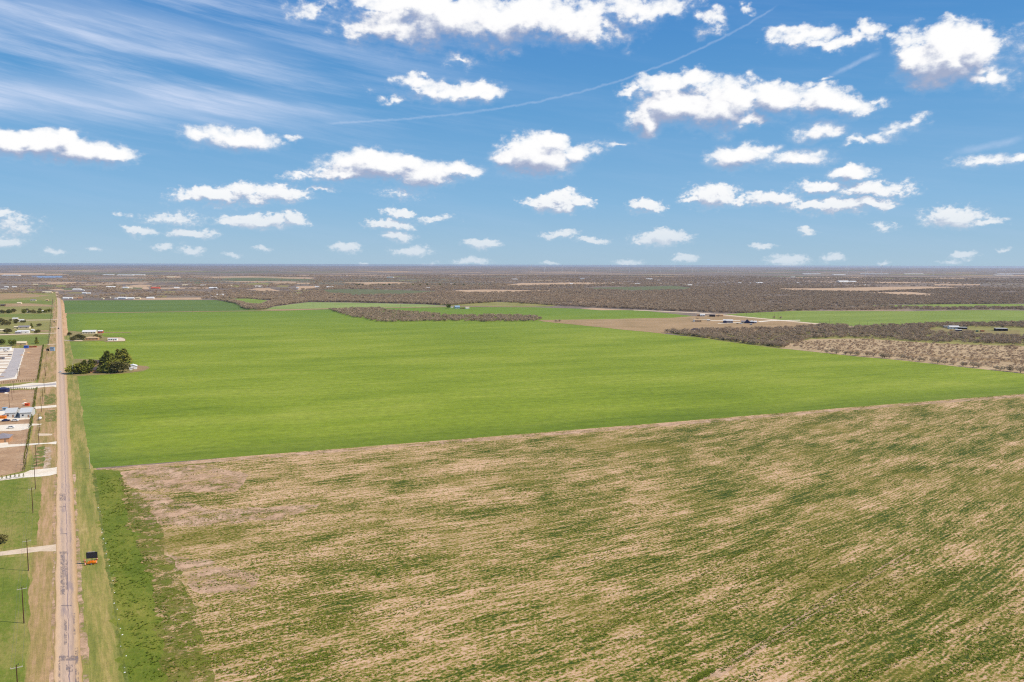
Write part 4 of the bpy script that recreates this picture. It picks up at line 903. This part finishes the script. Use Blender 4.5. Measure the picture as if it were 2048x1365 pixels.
# ------------------------------------------------------------------ buildings
def building(px, py, w, d, h, rot=22, roof='gable', wall='white', rf='silver', rh=None, nwin=3, door=True, label='', cat='house', group=None, name='house', porch=False):
    p = P(px, py); t = empty(name, (p.x, p.y, 0), R(rot)); tag(t, label, cat, group)
    rh = rh if rh is not None else d*.22
    x0, x1 = -w/2, w/2; y0, y1 = 0.0, d
    b = B()
    if roof == 'gable':
        b.add([(x0,y0,0),(x1,y0,0),(x1,y1,0),(x0,y1,0),(x0,y0,h),(x1,y0,h),(x1,y1,h),(x0,y1,h),(x0,(y0+y1)/2,h+rh),(x1,(y0+y1)/2,h+rh)], [(3,2,1,0),(0,1,5,4),(2,3,7,6),(1,2,6,9,5),(3,0,4,8,7)])
    elif roof == 'front':   # gable facing the viewer
        b.add([(x0,y0,0),(x1,y0,0),(x1,y1,0),(x0,y1,0),(x0,y0,h),(x1,y0,h),(x1,y1,h),(x0,y1,h),(0,y0,h+rh),(0,y1,h+rh)], [(3,2,1,0),(0,1,5,8,4),(2,3,7,9,6),(1,2,6,5),(3,0,4,7)])
    else: b.box(x0, x1, y0, y1, 0, h)
    b.obj('wall', K_[wall], t)
    b = B(); e = .45; tk = .16
    if roof == 'gable':
        ym = (y0+y1)/2; s_ = rh/(ym - y0)
        b.prof([], 0, 0) if False else None
        pr = [(y0-e, h-e*s_+.02), (ym, h+rh+.02), (y1+e, h-e*s_+.02), (y1+e, h-e*s_+.02+tk), (ym, h+rh+.02+tk), (y0-e, h-e*s_+.02+tk)]
        k_ = 6; vs2 = [(x0-e, y, z) for y, z in pr] + [(x1+e, y, z) for y, z in pr]
        b.add(vs2, [(i, k_+i, k_+(i+1) % k_, (i+1) % k_) for i in range(k_)] + [(0,1,4,5),(1,2,3,4),(11,10,7,6),(10,9,8,7)])
    elif roof == 'front':
        s_ = rh/(w/2); pr = [(x0-e, h-e*s_+.02), (0, h+rh+.02), (x1+e, h-e*s_+.02), (x1+e, h-e*s_+.02+tk), (0, h+rh+.02+tk), (x0-e, h-e*s_+.02+tk)]
        k_ = 6; vs2 = [(x, y0-e, z) for x, z in pr] + [(x, y1+e, z) for x, z in pr]
        b.add(vs2, [(i, (i+1) % k_, k_+(i+1) % k_, k_+i) for i in range(k_)] + [(0,5,4,1),(1,4,3,2),(6,7,10,11),(7,8,9,10)])
    elif roof == 'hip':
        i_ = min(w, d)*.45; b.add([(x0-e,y0-e,h),(x1+e,y0-e,h),(x1+e,y1+e,h),(x0-e,y1+e,h),(x0+i_,d/2,h+rh),(x1-i_,d/2,h+rh),(x0-e,y0-e,h-.15),(x1+e,y0-e,h-.15),(x1+e,y1+e,h-.15),(x0-e,y1+e,h-.15)],
              [(0,1,5,4),(1,2,5),(2,3,4,5),(3,0,4),(6,9,8,7),(0,6,7,1),(1,7,8,2),(2,8,9,3),(3,9,6,0)])
    else: b.add([(x0-e,y0-e,h+.02),(x1+e,y0-e,h+.02),(x1+e,y1+e,h+rh*.4+.02),(x0-e,y1+e,h+rh*.4+.02),(x0-e,y0-e,h+.2),(x1+e,y0-e,h+.2),(x1+e,y1+e,h+rh*.4+.2),(x0-e,y1+e,h+rh*.4+.2)], [(3,2,1,0),(4,5,6,7),(0,1,5,4),(1,2,6,5),(2,3,7,6),(3,0,4,7)])
    b.obj('roof', K_[rf], t)
    wn = None
    for i in range(nwin):
        x = x0 + w*(i + .5)/nwin
        if door and i == nwin//2: continue
        if wn is None: wn = B().box(-.6, .6, -.05, .0, 0, 1.2).obj('window', K_['glass'], t); o = wn
        else: o = wn.copy(); C.objects.link(o); o.parent = t
        o.location = (x, y0 - .003, max(.9, h*.35))
    if door:
        dd = B().box(-.5, .5, -.06, 0, 0, 2.1).obj('door', K_['door'], t); dd.location = (x0 + w*(nwin//2 + .5)/max(nwin, 1) if nwin else 0, y0 - .003, 0)
    return t
building(192, 746, 11, 9, 3.0, 20, 'hip', 'orange', 'dark', 2.4, 3, label='brown-roofed farmhouse with an orange wall half hidden by dark cedars')
building(199, 731, 9, 7, 3.0, 20, 'gable', 'tan', 'dark', 2.0, 2, label='dark-roofed rear house glimpsed behind the cedars', name='house')
building(266, 739, 7.5, 9, 3.2, 24, 'front', 'white', 'white', 1.4, 0, True, label='white gabled shed beside the dark cedars', cat='shed', name='shed')
building(262, 741, 2.6, 3, 2.0, 24, 'flat', 'white', 'white', .5, 0, False, label='small white lean-to box before the white shed', cat='shed', name='lean_to_shed')
building(178, 668.5, 19, 10, 3.4, 14, 'gable', 'cream', 'silver', 2.4, 5, label='long cream house with a pale metal roof at the second farmstead')
building(200.5, 666.5, 7, 6, 3.0, 14, 'gable', 'red', 'silver', 1.2, 2, False, label='small red-walled shed with a white roof beside the long cream house', cat='shed', name='shed')
building(183, 680.5, 17, 9, 2.8, 14, 'hip', 'orange', 'tan', 1.8, 4, label='low orange-walled house with a tan roof at the second farmstead')
building(225, 682, 12, 4, 2.9, 10, 'flat', 'white', 'white', .4, 4, True, label='white mobile home on the gravel pad out in the wheat', cat='mobile home', name='mobile_home')
# lots
building(21, 836, 6.5, 15, 3.6, 22, 'gable', 'bluegrey', 'bluegrey', 2.2, 2, label='blue-grey metal cabin, left one of the pair by the second drive', cat='cabin', name='cabin')
building(51.5, 836, 7, 15, 3.8, 22, 'gable', 'bluegrey', 'bluegrey', 2.2, 2, label='blue-grey metal cabin nearest the conifer boundary', cat='cabin', name='cabin')
building(3, 886, 8, 10, 2.8, 22, 'hip', 'orange', 'grey', 2.2, 2, label='grey hipped house with a tan wall cut by the left edge')
building(4, 838, 4, 3, 1.6, 10, 'flat', 'signorange', 'signorange', .2, 0, False, label='orange skip beside the left cabin', cat='skip', name='skip')
building(53.5, 812.5, 2.8, 2, 1.8, 10, 'flat', 'drum', 'drum', .2, 0, False, label='orange container alone in the dirt above the cabins', cat='container', name='container')
building(9, 822, 2.6, 3, 2.0, 20, 'flat', 'paleblue', 'paleblue', .2, 1, False, label='pale blue box between the drive and the left cabin', cat='shed', name='storage_box')
building(3, 786, 8, 6, 3.0, 10, 'hip', 'navy', 'navy', 1.4, 0, False, label='dark navy shelter at the left edge below the entrance drive', cat='shelter', name='shelter')
building(8, 701.5, 14, 5, 3.6, 12, 'flat', 'white', 'white', .6, 3, True, label='white flat-roofed office at the back of the gravel yard', cat='building', name='office_building')
building(42, 691, 12, 6, 3.0, 14, 'gable', 'tan', 'cream', 2.0, 0, True, label='tan-roofed shed behind the gravel yard', cat='shed', name='shed')
building(51.5, 697, 4.5, 4, 2.8, 14, 'flat', 'blue', 'blue', .5, 0, False, label='bright blue container behind the gravel yard', cat='container', name='container')
building(104, 702.5, 5.0, 2.4, 4.6, 6, 'flat', 'paleblue', 'paleblue', .2, 0, False, label='pale blue box building on the verge beside the road', cat='building', name='pump_house')
building(95, 702.5, 2.6, 2.0, 2.6, 12, 'flat', 'black', 'black', .2, 0, False, label='small black hut left of the pale blue box building', cat='hut', name='hut')
building(61, 695.5, 3.4, 2, 1.4, 14, 'flat', 'rust', 'rust', .3, 0, False, label='rusty bin nearest the blue container', cat='container', name='container')
building(69, 695.3, 4.4, 2, 1.6, 14, 'flat', 'rust', 'rust', .3, 0, False, label='longer rusty bin near the corner of the boundary', cat='container', name='container')
for i, (x, y, lab) in enumerate([(2, 719.5, 'grey-white camper trailer parked on the gravel pads at the left edge'), (6, 731, 'white camper trailer parked in the middle rows of the gravel pads')]):
    if i: continue
    building(x, y, 6.5, 2.4, 2.7, 8, 'flat', 'grey', 'silver', .1, 3, True, label=lab, cat='camper', name='camper_trailer')
for (x, y, w, d, h, rf_, wl, lab) in [(38,644.5,15,8,3,'silver','white','pale-roofed house right of the lane beyond the first green plot'),(30,640.5,9,7,2.8,'silver','cream','small pale house behind the pale-roofed house'),
   (47,658,17,9,3,'grey','cream','long grey-roofed house left of the road'),(46,667.5,16,8,3.2,'silver','white','white-roofed house just below the grey-roofed one'),(36,668,8,6,2.6,'bluegrey','grey','blue-grey shed joined to the white-roofed house'),
   (3,664,8,6,2.6,'cream','cream','cream house cut by the left edge'),(32,657.5,6,5,2.6,'cream','cream','small cream outbuilding left of the grey-roofed house'),(65,662.5,4,3,2.2,'white','white','white van-sized shed by the lane'),
   (38,608.5,10,8,3,'cream','cream','small cream house by the far tan strip'),(66,603,14,8,3.4,'grey','cream','grey barn left of the far end of the road'),(94,602.5,7,6,3,'tan','tan','tan cottage left of the far end of the road'),
   (5,613,10,8,3,'dark','brown','dark-roofed house at the left edge beside the tan strip'),(55,626,5,5,3,'cream','cream','cream hut in the hedgerow'),(86,625,5,5,3,'silver','white','white hut in the hedgerow near the road')]:
    building(x, y, w, d, h, 14 + rnd.uniform(-6, 6), 'gable', wl, rf_, None, 2, False, label=lab, cat='house')
# middle farmsteads
building(915, 617.5, 12, 10, 4, 15, 'gable', 'paleblue', 'paleblue', 3, 3, label='pale blue farmhouse on the far field road')
building(935, 618, 9, 8, 3, 15, 'gable', 'white', 'cream', 1.5, 2, False, label='white shed right of the pale blue farmhouse', cat='shed', name='shed')
building(925, 617.8, 10, 4, 2, 12, 'flat', 'brown', 'brown', .3, 0, False, label='low brown shed between the pale blue farmhouse and the white shed', cat='shed', name='shed')
building(904, 616.5, 5, 5, 3, 12, 'flat', 'white', 'silver', .3, 0, False, label='small white shed left of the pale blue farmhouse', cat='shed', name='shed')
building(1396, 644, 13, 8, 3.2, -12, 'gable', 'tan', 'tan', 2.2, 3, label='tan farmhouse left of the big metal barn')
building(1388, 644, 4, 4, 3, -12, 'front', 'white', 'white', 1, 0, False, label='small white shed at the left end of the tan farmhouse', cat='shed', name='shed')
building(1417, 643, 6, 5, 2.4, -12, 'gable', 'cream', 'silver', 1, 0, False, label='low cream shed between the tan farmhouse and the metal barn', cat='shed', name='shed')
building(1397, 633, 6, 5, 3, -12, 'flat', 'orange', 'orange', .3, 0, False, label='orange shed in the back row of farm buildings', cat='shed', name='shed')
building(1405, 633.3, 10, 8, 3.5, -12, 'gable', 'white', 'silver', 2, 2, False, label='bright white-roofed house in the back row', cat='house')
building(1424.5, 634, 12, 8, 3.4, -12, 'gable', 'black', 'dark', 1.6, 0, False, label='black open shed in the back row', cat='shed', name='shed')
building(1439, 633, 15, 8, 2.2, -12, 'gable', 'rust', 'tan', 2.5, 0, False, label='brown stack-like shed with a tan roof at the right of the back row', cat='shed', name='shed')
t = building(1456, 646.5, 18, 10, 4.4, -14, 'gable', 'grey', 'silver', 2.2, 4, label='long silver-roofed metal barn in the tan field', cat='barn', name='barn', door=False)
building(1450, 647, 6, 4, 3.4, -14, 'front', 'navy', 'dark', 2, 0, True, label='dark gabled porch block on the end of the metal barn', cat='porch', name='porch_block')
building(1487, 647, 8, 7, 3.0, -12, 'gable', 'cream', 'grey', 1.8, 2, label='cream shed left of the navy-roofed houses', cat='shed', name='shed')
building(1495, 647.3, 9, 9, 3.0, -12, 'front', 'navy', 'navy', 4.2, 0, False, label='steep navy-gabled house in the tan field')
building(1504, 647.3, 9, 9, 3.2, -12, 'hip', 'navy', 'bluegrey', 2.5, 2, label='blue-roofed house joined on the right of the steep gable')
building(1511, 647, 5, 6, 3.0, -12, 'gable', 'white', 'white', 1.4, 1, False, label='white shed at the right end of the farm group', cat='shed', name='shed')
building(1502, 650, 4, 2, 1.8, -8, 'flat', 'paleblue', 'white', .2, 1, False, label='pale van-like box parked before the blue-roofed house', cat='trailer', name='trailer')
building(1391, 664, 16, 10, 2.6, -14, 'hip', 'cream', 'dark', 3.0, 4, label='dark-roofed cream house at the near edge of the tan field behind the thicket')
building(1409, 666, 6, 5, 2.0, -14, 'gable', 'cream', 'grey', 1, 1, False, label='low grey-cream shed right of the dark-roofed cream house', cat='shed', name='shed')
# right-hand farmyard
building(1896, 656, 12, 6, 2.6, -8, 'flat', 'grey', 'silver', .6, 2, False, label='low grey-roofed shed at the left of the scrap farmyard', cat='shed', name='shed')
building(1909, 658.5, 16, 10, 3.6, -8, 'gable', 'white', 'silver', 2, 3, label='white-roofed farmhouse in the right-hand farmyard')
building(1926, 659, 14, 7, 3.2, -8, 'flat', 'black', 'silver', .6, 0, False, label='open-fronted dark shed joined to the white-roofed farmhouse', cat='shed', name='open_shed')
building(1918, 662.5, 10, 5, 2.0, -8, 'flat', 'navy', 'white', .4, 0, False, label='low pale-roofed lean-to in front of the dark open shed', cat='shed', name='lean_to_shed')
building(2004, 662.5, 19, 8, 4.2, -4, 'flat', 'black', 'silver', .9, 0, False, label='open black barn with a silver roof standing alone at the right', cat='barn', name='barn')
building(1965.5, 664.5, 5.5, 3, 2.6, -4, 'flat', 'orange', 'rust', .3, 0, False, label='small orange cabin between the farmhouse and the black barn', cat='cabin', name='cabin')
building(1955, 664.3, 3, 3, 2.2, -4, 'flat', 'green', 'green', .3, 0, False, label='little green tank-like box left of the orange cabin', cat='box', name='equipment_box')
# settlement beyond the far wheat
town = [(150,597.5,14,'tan'),(141,597.8,9,'white'),(131,598,14,'white'),(160,597.5,10,'orange'),(153,581,22,'silver'),(168,588,12,'white'),(178,588,8,'silver'),(165,582,8,'silver'),(221,576.5,24,'white'),(204,599,8,'cream'),(217,597,10,'cream'),
 (232,599,8,'white'),(243,598.5,26,'silver'),(262,598.5,16,'white'),(275,598.5,14,'cream'),(300,598,20,'white'),(250,577,16,'white'),(262,578,9,'cream'),(310,577.8,24,'red'),(353,577,14,'white'),(370,572,16,'cream'),(440,591.8,20,'white'),(428,596,12,'silver'),
 (92,587,24,'cream'),(12,575.5,10,'white'),(28,575,10,'white'),(6,581,18,'silver'),(70,570.5,12,'cream'),(405,572.5,16,'silver'),(425,578,24,'white'),(452,575,10,'white'),(460,573,12,'cream'),(517,575,22,'silver'),(535,573,10,'cream'),(595,577,8,'white'),
 (634,575,14,'white'),(660,576,20,'silver'),(1143,569,10,'white'),(1226,567,8,'cream'),(1275,569.5,16,'white'),(1300,559.5,20,'white'),(1318,562,10,'silver'),(1380,572,18,'silver'),(1368,570.5,14,'cream'),(1480,567.5,10,'white'),(1500,567.5,8,'silver'),(1520,567.5,20,'white'),
 (1587,555.5,20,'white'),(1597,567,12,'white'),(1690,565.5,36,'silver'),(1706,565,20,'white'),(1730,571,8,'white'),(780,556,30,'silver'),(1030,560,20,'silver'),(905,570,12,'white'),(1165,558.5,14,'silver'),(856,577.5,12,'white'),(700,576,10,'cream'),
 (340,555,30,'cream'),(322,554.5,20,'tan'),(20,552,60,'silver'),(110,551,90,'tan'),(215,551,40,'silver'),(250,551.5,60,'silver'),(275,551,50,'silver'),(1625,549,80,'white'),(1750,549,110,'silver'),(1830,549,90,'silver'),(2030,549,120,'white'),(2010,551.5,90,'silver'),(1680,550.5,60,'silver')]
words = {'white': 'white', 'silver': 'pale metal', 'cream': 'cream', 'tan': 'tan', 'orange': 'orange', 'red': 'red-roofed'}
for (x, y, w, c_) in town:
    m0 = mpp(x, y); wm = w*m0*(.62 if y > 556 else .45); hh = max(3.2, 1.3*m0*.8) if y > 560 else max(5, .9*m0*.5)
    zone = 'beyond the far wheat left of centre' if x < 620 and y > 590 else ('in the settled scrub at the far left' if x < 620 and y > 560 else ('on the far plain near the horizon' if y < 560 else 'in the scrub right of centre' if x > 1100 else 'in the middle distance scrub'))
    building(x, y, wm, max(6, min(wm*.5, 40)), hh, rnd.uniform(-8, 18), 'gable' if y > 560 else 'flat', 'white' if c_ == 'silver' else c_, c_, None, 0, False,
             label=f'small {words[c_]} building {zone}', cat='building', group=f'{words[c_]} buildings {zone}', name='far_building')

# ------------------------------------------------------------------ message board, drums
p = P(184, 1128.5); t = empty('message_board_trailer', (p.x, p.y, 0), R(12)); tag(t, 'orange road-works trailer carrying a dark blank message board', 'sign trailer')
b = B(); b.prof([(-1.5,.5),(1.35,.5),(1.5,.7),(1.4,1.05),(-1.2,1.05),(-1.55,.8)], -.75, .75).box(-.6, .6, -.5, .5, 1.05, 1.3).obj('trailer_body', K_['signorange'], t)
B().tube((-1.5, 0, .55), (-2.7, 0, .5), .06, .06, 6).obj('tongue', K_['signorange'], t)
for x in (-1.4, 1.3):
    for y in (-.9, .9): B().tube((x, y*.8, .6), (x, y*1.25, .6), .04, .04, 6).tube((x, y*1.25, 0), (x, y*1.25, .7), .035, .035, 6).obj('stabiliser', K_['signorange'], t)
for y in (-.82, .82):
    w = B().tube((0, y - .1, .33), (0, y + .1, .33), .33, .33, 14).obj('wheel', K_['tyre'], t); B().tube((0, y - .115, .33), (0, y + .115, .33), .17, .17, 10).obj('hub', K_['silver'], w)
B().tube((.1, 0, 1.0), (.1, 0, 4.2), .09, .07, 8).obj('mast', M['pole'], t)
bd = B().box(-1.78, 1.98, -.14, .14, 2.2, 4.5).obj('board', K_['black'], t)
B().box(-1.68, 1.88, -.16, -.143, 2.3, 4.3).obj('display_face', K_['screen'], bd)
for i in range(3):
    x = -1.3 + i*.85; B().add([(x, -.22, 4.56), (x + .75, -.22, 4.56), (x + .75, .22, 4.62), (x, .22, 4.62), (x, -.22, 4.52), (x + .75, -.22, 4.52), (x + .75, .22, 4.58), (x, .22, 4.58)], [(0,1,2,3),(7,6,5,4),(0,4,5,1),(1,5,6,2),(2,6,7,3),(3,7,4,0)]).obj('solar_panel', K_['grey'], t)
def drum(px, py, lab):
    p = P(px, py); t = empty('traffic_drum', (p.x, p.y, 0)); tag(t, lab, 'traffic drum', 'orange drums round the message board')
    B().tube((0, 0, 0), (0, 0, .1), .36, .36, 12).obj('base', K_['tyre'], t)
    bz = B().tube((0, 0, .1), (0, 0, 1.0), .27, .21, 12).tube((0, 0, 1.0), (0, 0, 1.06), .12, .1, 8).obj('barrel', K_['drum'], t)
    for z in (.35, .7): B().tube((0, 0, z), (0, 0, z + .13), .275 - .06*z, .272 - .062*z, 12, caps=False).obj('band', K_['white'], t)
drum(169.5, 1124, 'orange drum at the road side of the message board, further one'); drum(170.5, 1131, 'orange drum at the road side of the message board, nearer one')
drum(194, 1119.5, 'orange drum at the field side of the message board, further one'); drum(193, 1127, 'orange drum at the field side of the message board, nearer one')
# propane tank
p = P(80, 840.5); t = empty('propane_tank', (p.x, p.y, 0), R(100)); tag(t, 'white rounded tank on the dirt beside the roadside poles', 'tank')
b = B(); prv = None
for i in range(8):
    a0 = -math.pi/2 + math.pi*i/8; a1 = -math.pi/2 + math.pi*(i+1)/8
    b.tube((math.sin(a0)*1.7, 0, 1.35), (math.sin(a1)*1.7, 0, 1.35), max(.05, .95*math.cos(a0)**.35), max(.05, .95*math.cos(a1)**.35), 14, caps=False)
b.obj('vessel', K_['white'], t)
for x in (-.8, .8): B().box(x - .12, x + .12, -.6, .6, 0, .7).obj('cradle', K_['cinder'], t)
# cars
def make_car(m_):
    t = empty('car', (0, 0, 0))
    b = B(); b.prof([(-2.2,.35),(2.2,.35),(2.25,.7),(1.9,.85),(1.1,.92),(-1.7,.95),(-2.2,.85)], -.88, .88).obj('body', m_, t)
    b = B(); b.add([(-1.6,-.8,.94),(1.05,-.8,.92),(.4,-.65,1.45),(-1.2,-.65,1.45),(-1.6,.8,.94),(1.05,.8,.92),(.4,.65,1.45),(-1.2,.65,1.45)], [(0,1,2,3),(7,6,5,4),(1,5,6,2),(4,0,3,7),(3,2,6,7)]).obj('cabin_glass', K_['glass'], t)
    B().add([(-1.2,-.66,1.455),(.4,-.66,1.455),(.4,.66,1.455),(-1.2,.66,1.455),(-1.2,-.66,1.5),(.4,-.66,1.5),(.4,.66,1.5),(-1.2,.66,1.5)], [(3,2,1,0),(4,5,6,7),(0,1,5,4),(1,2,6,5),(2,3,7,6),(3,0,4,7)]).obj('roof_panel', m_, t)
    for x in (-1.35, 1.35):
        for y in (-.82, .82): B().tube((x, y - .11, .33), (x, y + .11, .33), .33, .33, 12).obj('wheel', K_['tyre'], t)
    return t
for (x, y, m_, s, lab) in [(121, 745.5, 'white', 1.1, 'white car driving on the county road beside the dark cedars'), (117, 658, 'black', 1.2, 'dark pickup-sized car far down the county road'), (108.5, 645, 'black', 1.2, 'dark car parked on the verge left of the road'),
      (66, 662, 'white', 1.2, 'white car parked by the lane near the white-roofed house'), (12, 843, 'navy', 1.1, 'dark blue car parked below the left cabin'), (1483, 648.5, 'white', 1.3, 'white car beside the cream shed in the tan field')]:
    c = make_car(K_[m_]); p = P(x, y); c.location = (p.x, p.y, .07); c.scale = (s, s, s); c.rotation_euler = (0, 0, ROADANG if x > 100 and x < 130 else .4); tag(c, lab, 'car')

for (x, y, c_, lab) in [(12,703.5,'white','white pickup parked at the back of the gravel yard'),(20,711,'grey','grey car parked among the gravel pads'),(34,820,'navy','dark blue car parked between the two blue-grey cabins'),(30,843,'white','white car on the drive below the cabins'),
    (60,820,'silver','silver car beside the right-hand cabin'),(22,857,'white','white car on the wide white gravel strip'),(1475,648,'black','dark car by the metal barn'),(1902,661.5,'red','red car in the right-hand farmyard'),(1946,664,'black','black car between the farmhouse and the orange cabin')]:
    c = make_car(K_[c_]); p = P(x, y); c.location = (p.x, p.y, .06); c.rotation_euler = (0, 0, .35 + rnd.uniform(-.3, .3)); tag(c, lab, 'car')
def heap(x, y, s_, m_, lab):
    p = P(x, y); V_ = [(0, 0, s_*.6)]; F_ = []
    for r_ in range(1, 4):
        for k_ in range(10):
            a_ = 2*math.pi*k_/10; q_ = s_*r_/3*rnd.uniform(.85, 1.15); V_.append((q_*math.cos(a_)*1.5, q_*math.sin(a_), s_*.6*(1 - r_/3)**1.2*rnd.uniform(.7, 1.2)))
    for k_ in range(10): F_.append((0, 1 + k_, 1 + (k_+1) % 10))
    for r_ in range(2):
        for k_ in range(10): a_ = 1 + r_*10 + k_; b_ = 1 + r_*10 + (k_+1) % 10; F_.append((a_, a_ + 10, b_ + 10, b_))
    o = mesh_obj('spoil_heap', V_, F_, m_); o.location = (p.x, p.y, .03); tag(o, lab, 'heap')
for x, y, s_, m_, lab in [(50,807,1.8,'caliche','small pale heap beside the orange container'),(48,800.5,1.5,'dirt_orange','low tan heap in the dirt above the orange container'),(56,706,2.0,'dirt_orange','tan heap at the corner of the gravel yard'),(44,711,1.8,'dirt_orange','tan heap on the edge of the service lane'),(12,787,1.6,'caliche','pale heap beside the dark navy shelter')]:
    heap(x, y, s_, M[m_], lab)
# ------------------------------------------------------------------ wind turbines
def turbine(px, py, hub, blade_rot, first=[None]):
    p = P(px, py)
    if first[0] is None:
        t = empty('wind_turbine', (0, 0, 0))
        B().tube((0, 0, 0), (0, 0, 90), 2.6, 1.6, 10).obj('tower', K_['white'], t)
        na = B().box(-2, 2, -4, 7, 88.5, 92.5).obj('nacelle', K_['white'], t)
        bl = None
        for i in range(3):
            b = B().add([(-1.0,-.4,0),(1.0,-.4,0),(2.2,-.3,9),(.5,-.1,46),(-.3,-.1,46),(-.9,-.3,9),(-1.0,.4,0),(1.0,.4,0),(2.2,.3,9),(.5,.1,46),(-.3,.1,46),(-.9,.3,9)], [(0,1,2,5),(5,2,3,4),(7,6,11,8),(8,11,10,9),(1,7,8,2),(2,8,9,3),(6,0,5,11),(11,5,4,10),(3,9,10,4)])
            if bl is None: bl = b.obj('blade', K_['white'], t); o = bl
            else: o = bl.copy(); C.objects.link(o); o.parent = t
            o.location = (0, -5.2, 90.5); o.rotation_euler = (0, R(120*i + 20), 0)
        B().tube((0, -6.4, 90.5), (0, -4, 90.5), .8, 1.7, 10).obj('hub', K_['white'], t)
        first[0] = t; t.location = (p.x, p.y, 0); t.scale = (hub/90,)*3
    else: t = dup(first[0], (p.x, p.y, 0), R(blade_rot), hub/90)
    tag(t, 'white wind turbine in the long line along the horizon', 'wind turbine', 'wind turbines along the horizon')
for x, y in [(1062,546),(1089,546.5),(1124,546),(1151,545.5),(1186,546),(1220,547),(1258,546.5),(1290,546),(1320,547),(1348,545.5),(1384,546),(1436,546),(1465,547),(1500,546),(1694,550),(1731,552),(1735,546),(1762,551),(1780,550),(1824,550),(1866,552),(1910,548),(1922,548),(1952,549),(1993,547)]:
    turbine(x, y, 85, rnd.uniform(-25, 25))

# ------------------------------------------------------------------ haze
hz = B().box(-61000, 61000, -61000, 61000, -1.0, 113.0).obj('haze', mat('haze_air', color=(1, 1, 1)))
hm = MATS['haze_air'] ; ht = hm.node_tree; ht.nodes.clear()
pvn = ht.nodes.new('ShaderNodeVolumePrincipled'); pvn.inputs['Color'].default_value = (.80, .84, .96, 1); pvn.inputs['Density'].default_value = 2.6e-5; pvn.inputs['Anisotropy'].default_value = .2
ho = ht.nodes.new('ShaderNodeOutputMaterial'); ht.links.new(pvn.outputs[0], ho.inputs['Volume'])
tag(hz, 'thin pale haze over the far plain', kind='stuff')
# stray prototypes that were never planted must not sit at the origin
for t in bare + scrub + ever + cedar + olv:
    if t.name not in USED:
        for c in list(t.children): bpy.data.objects.remove(c)
        bpy.data.objects.remove(t)
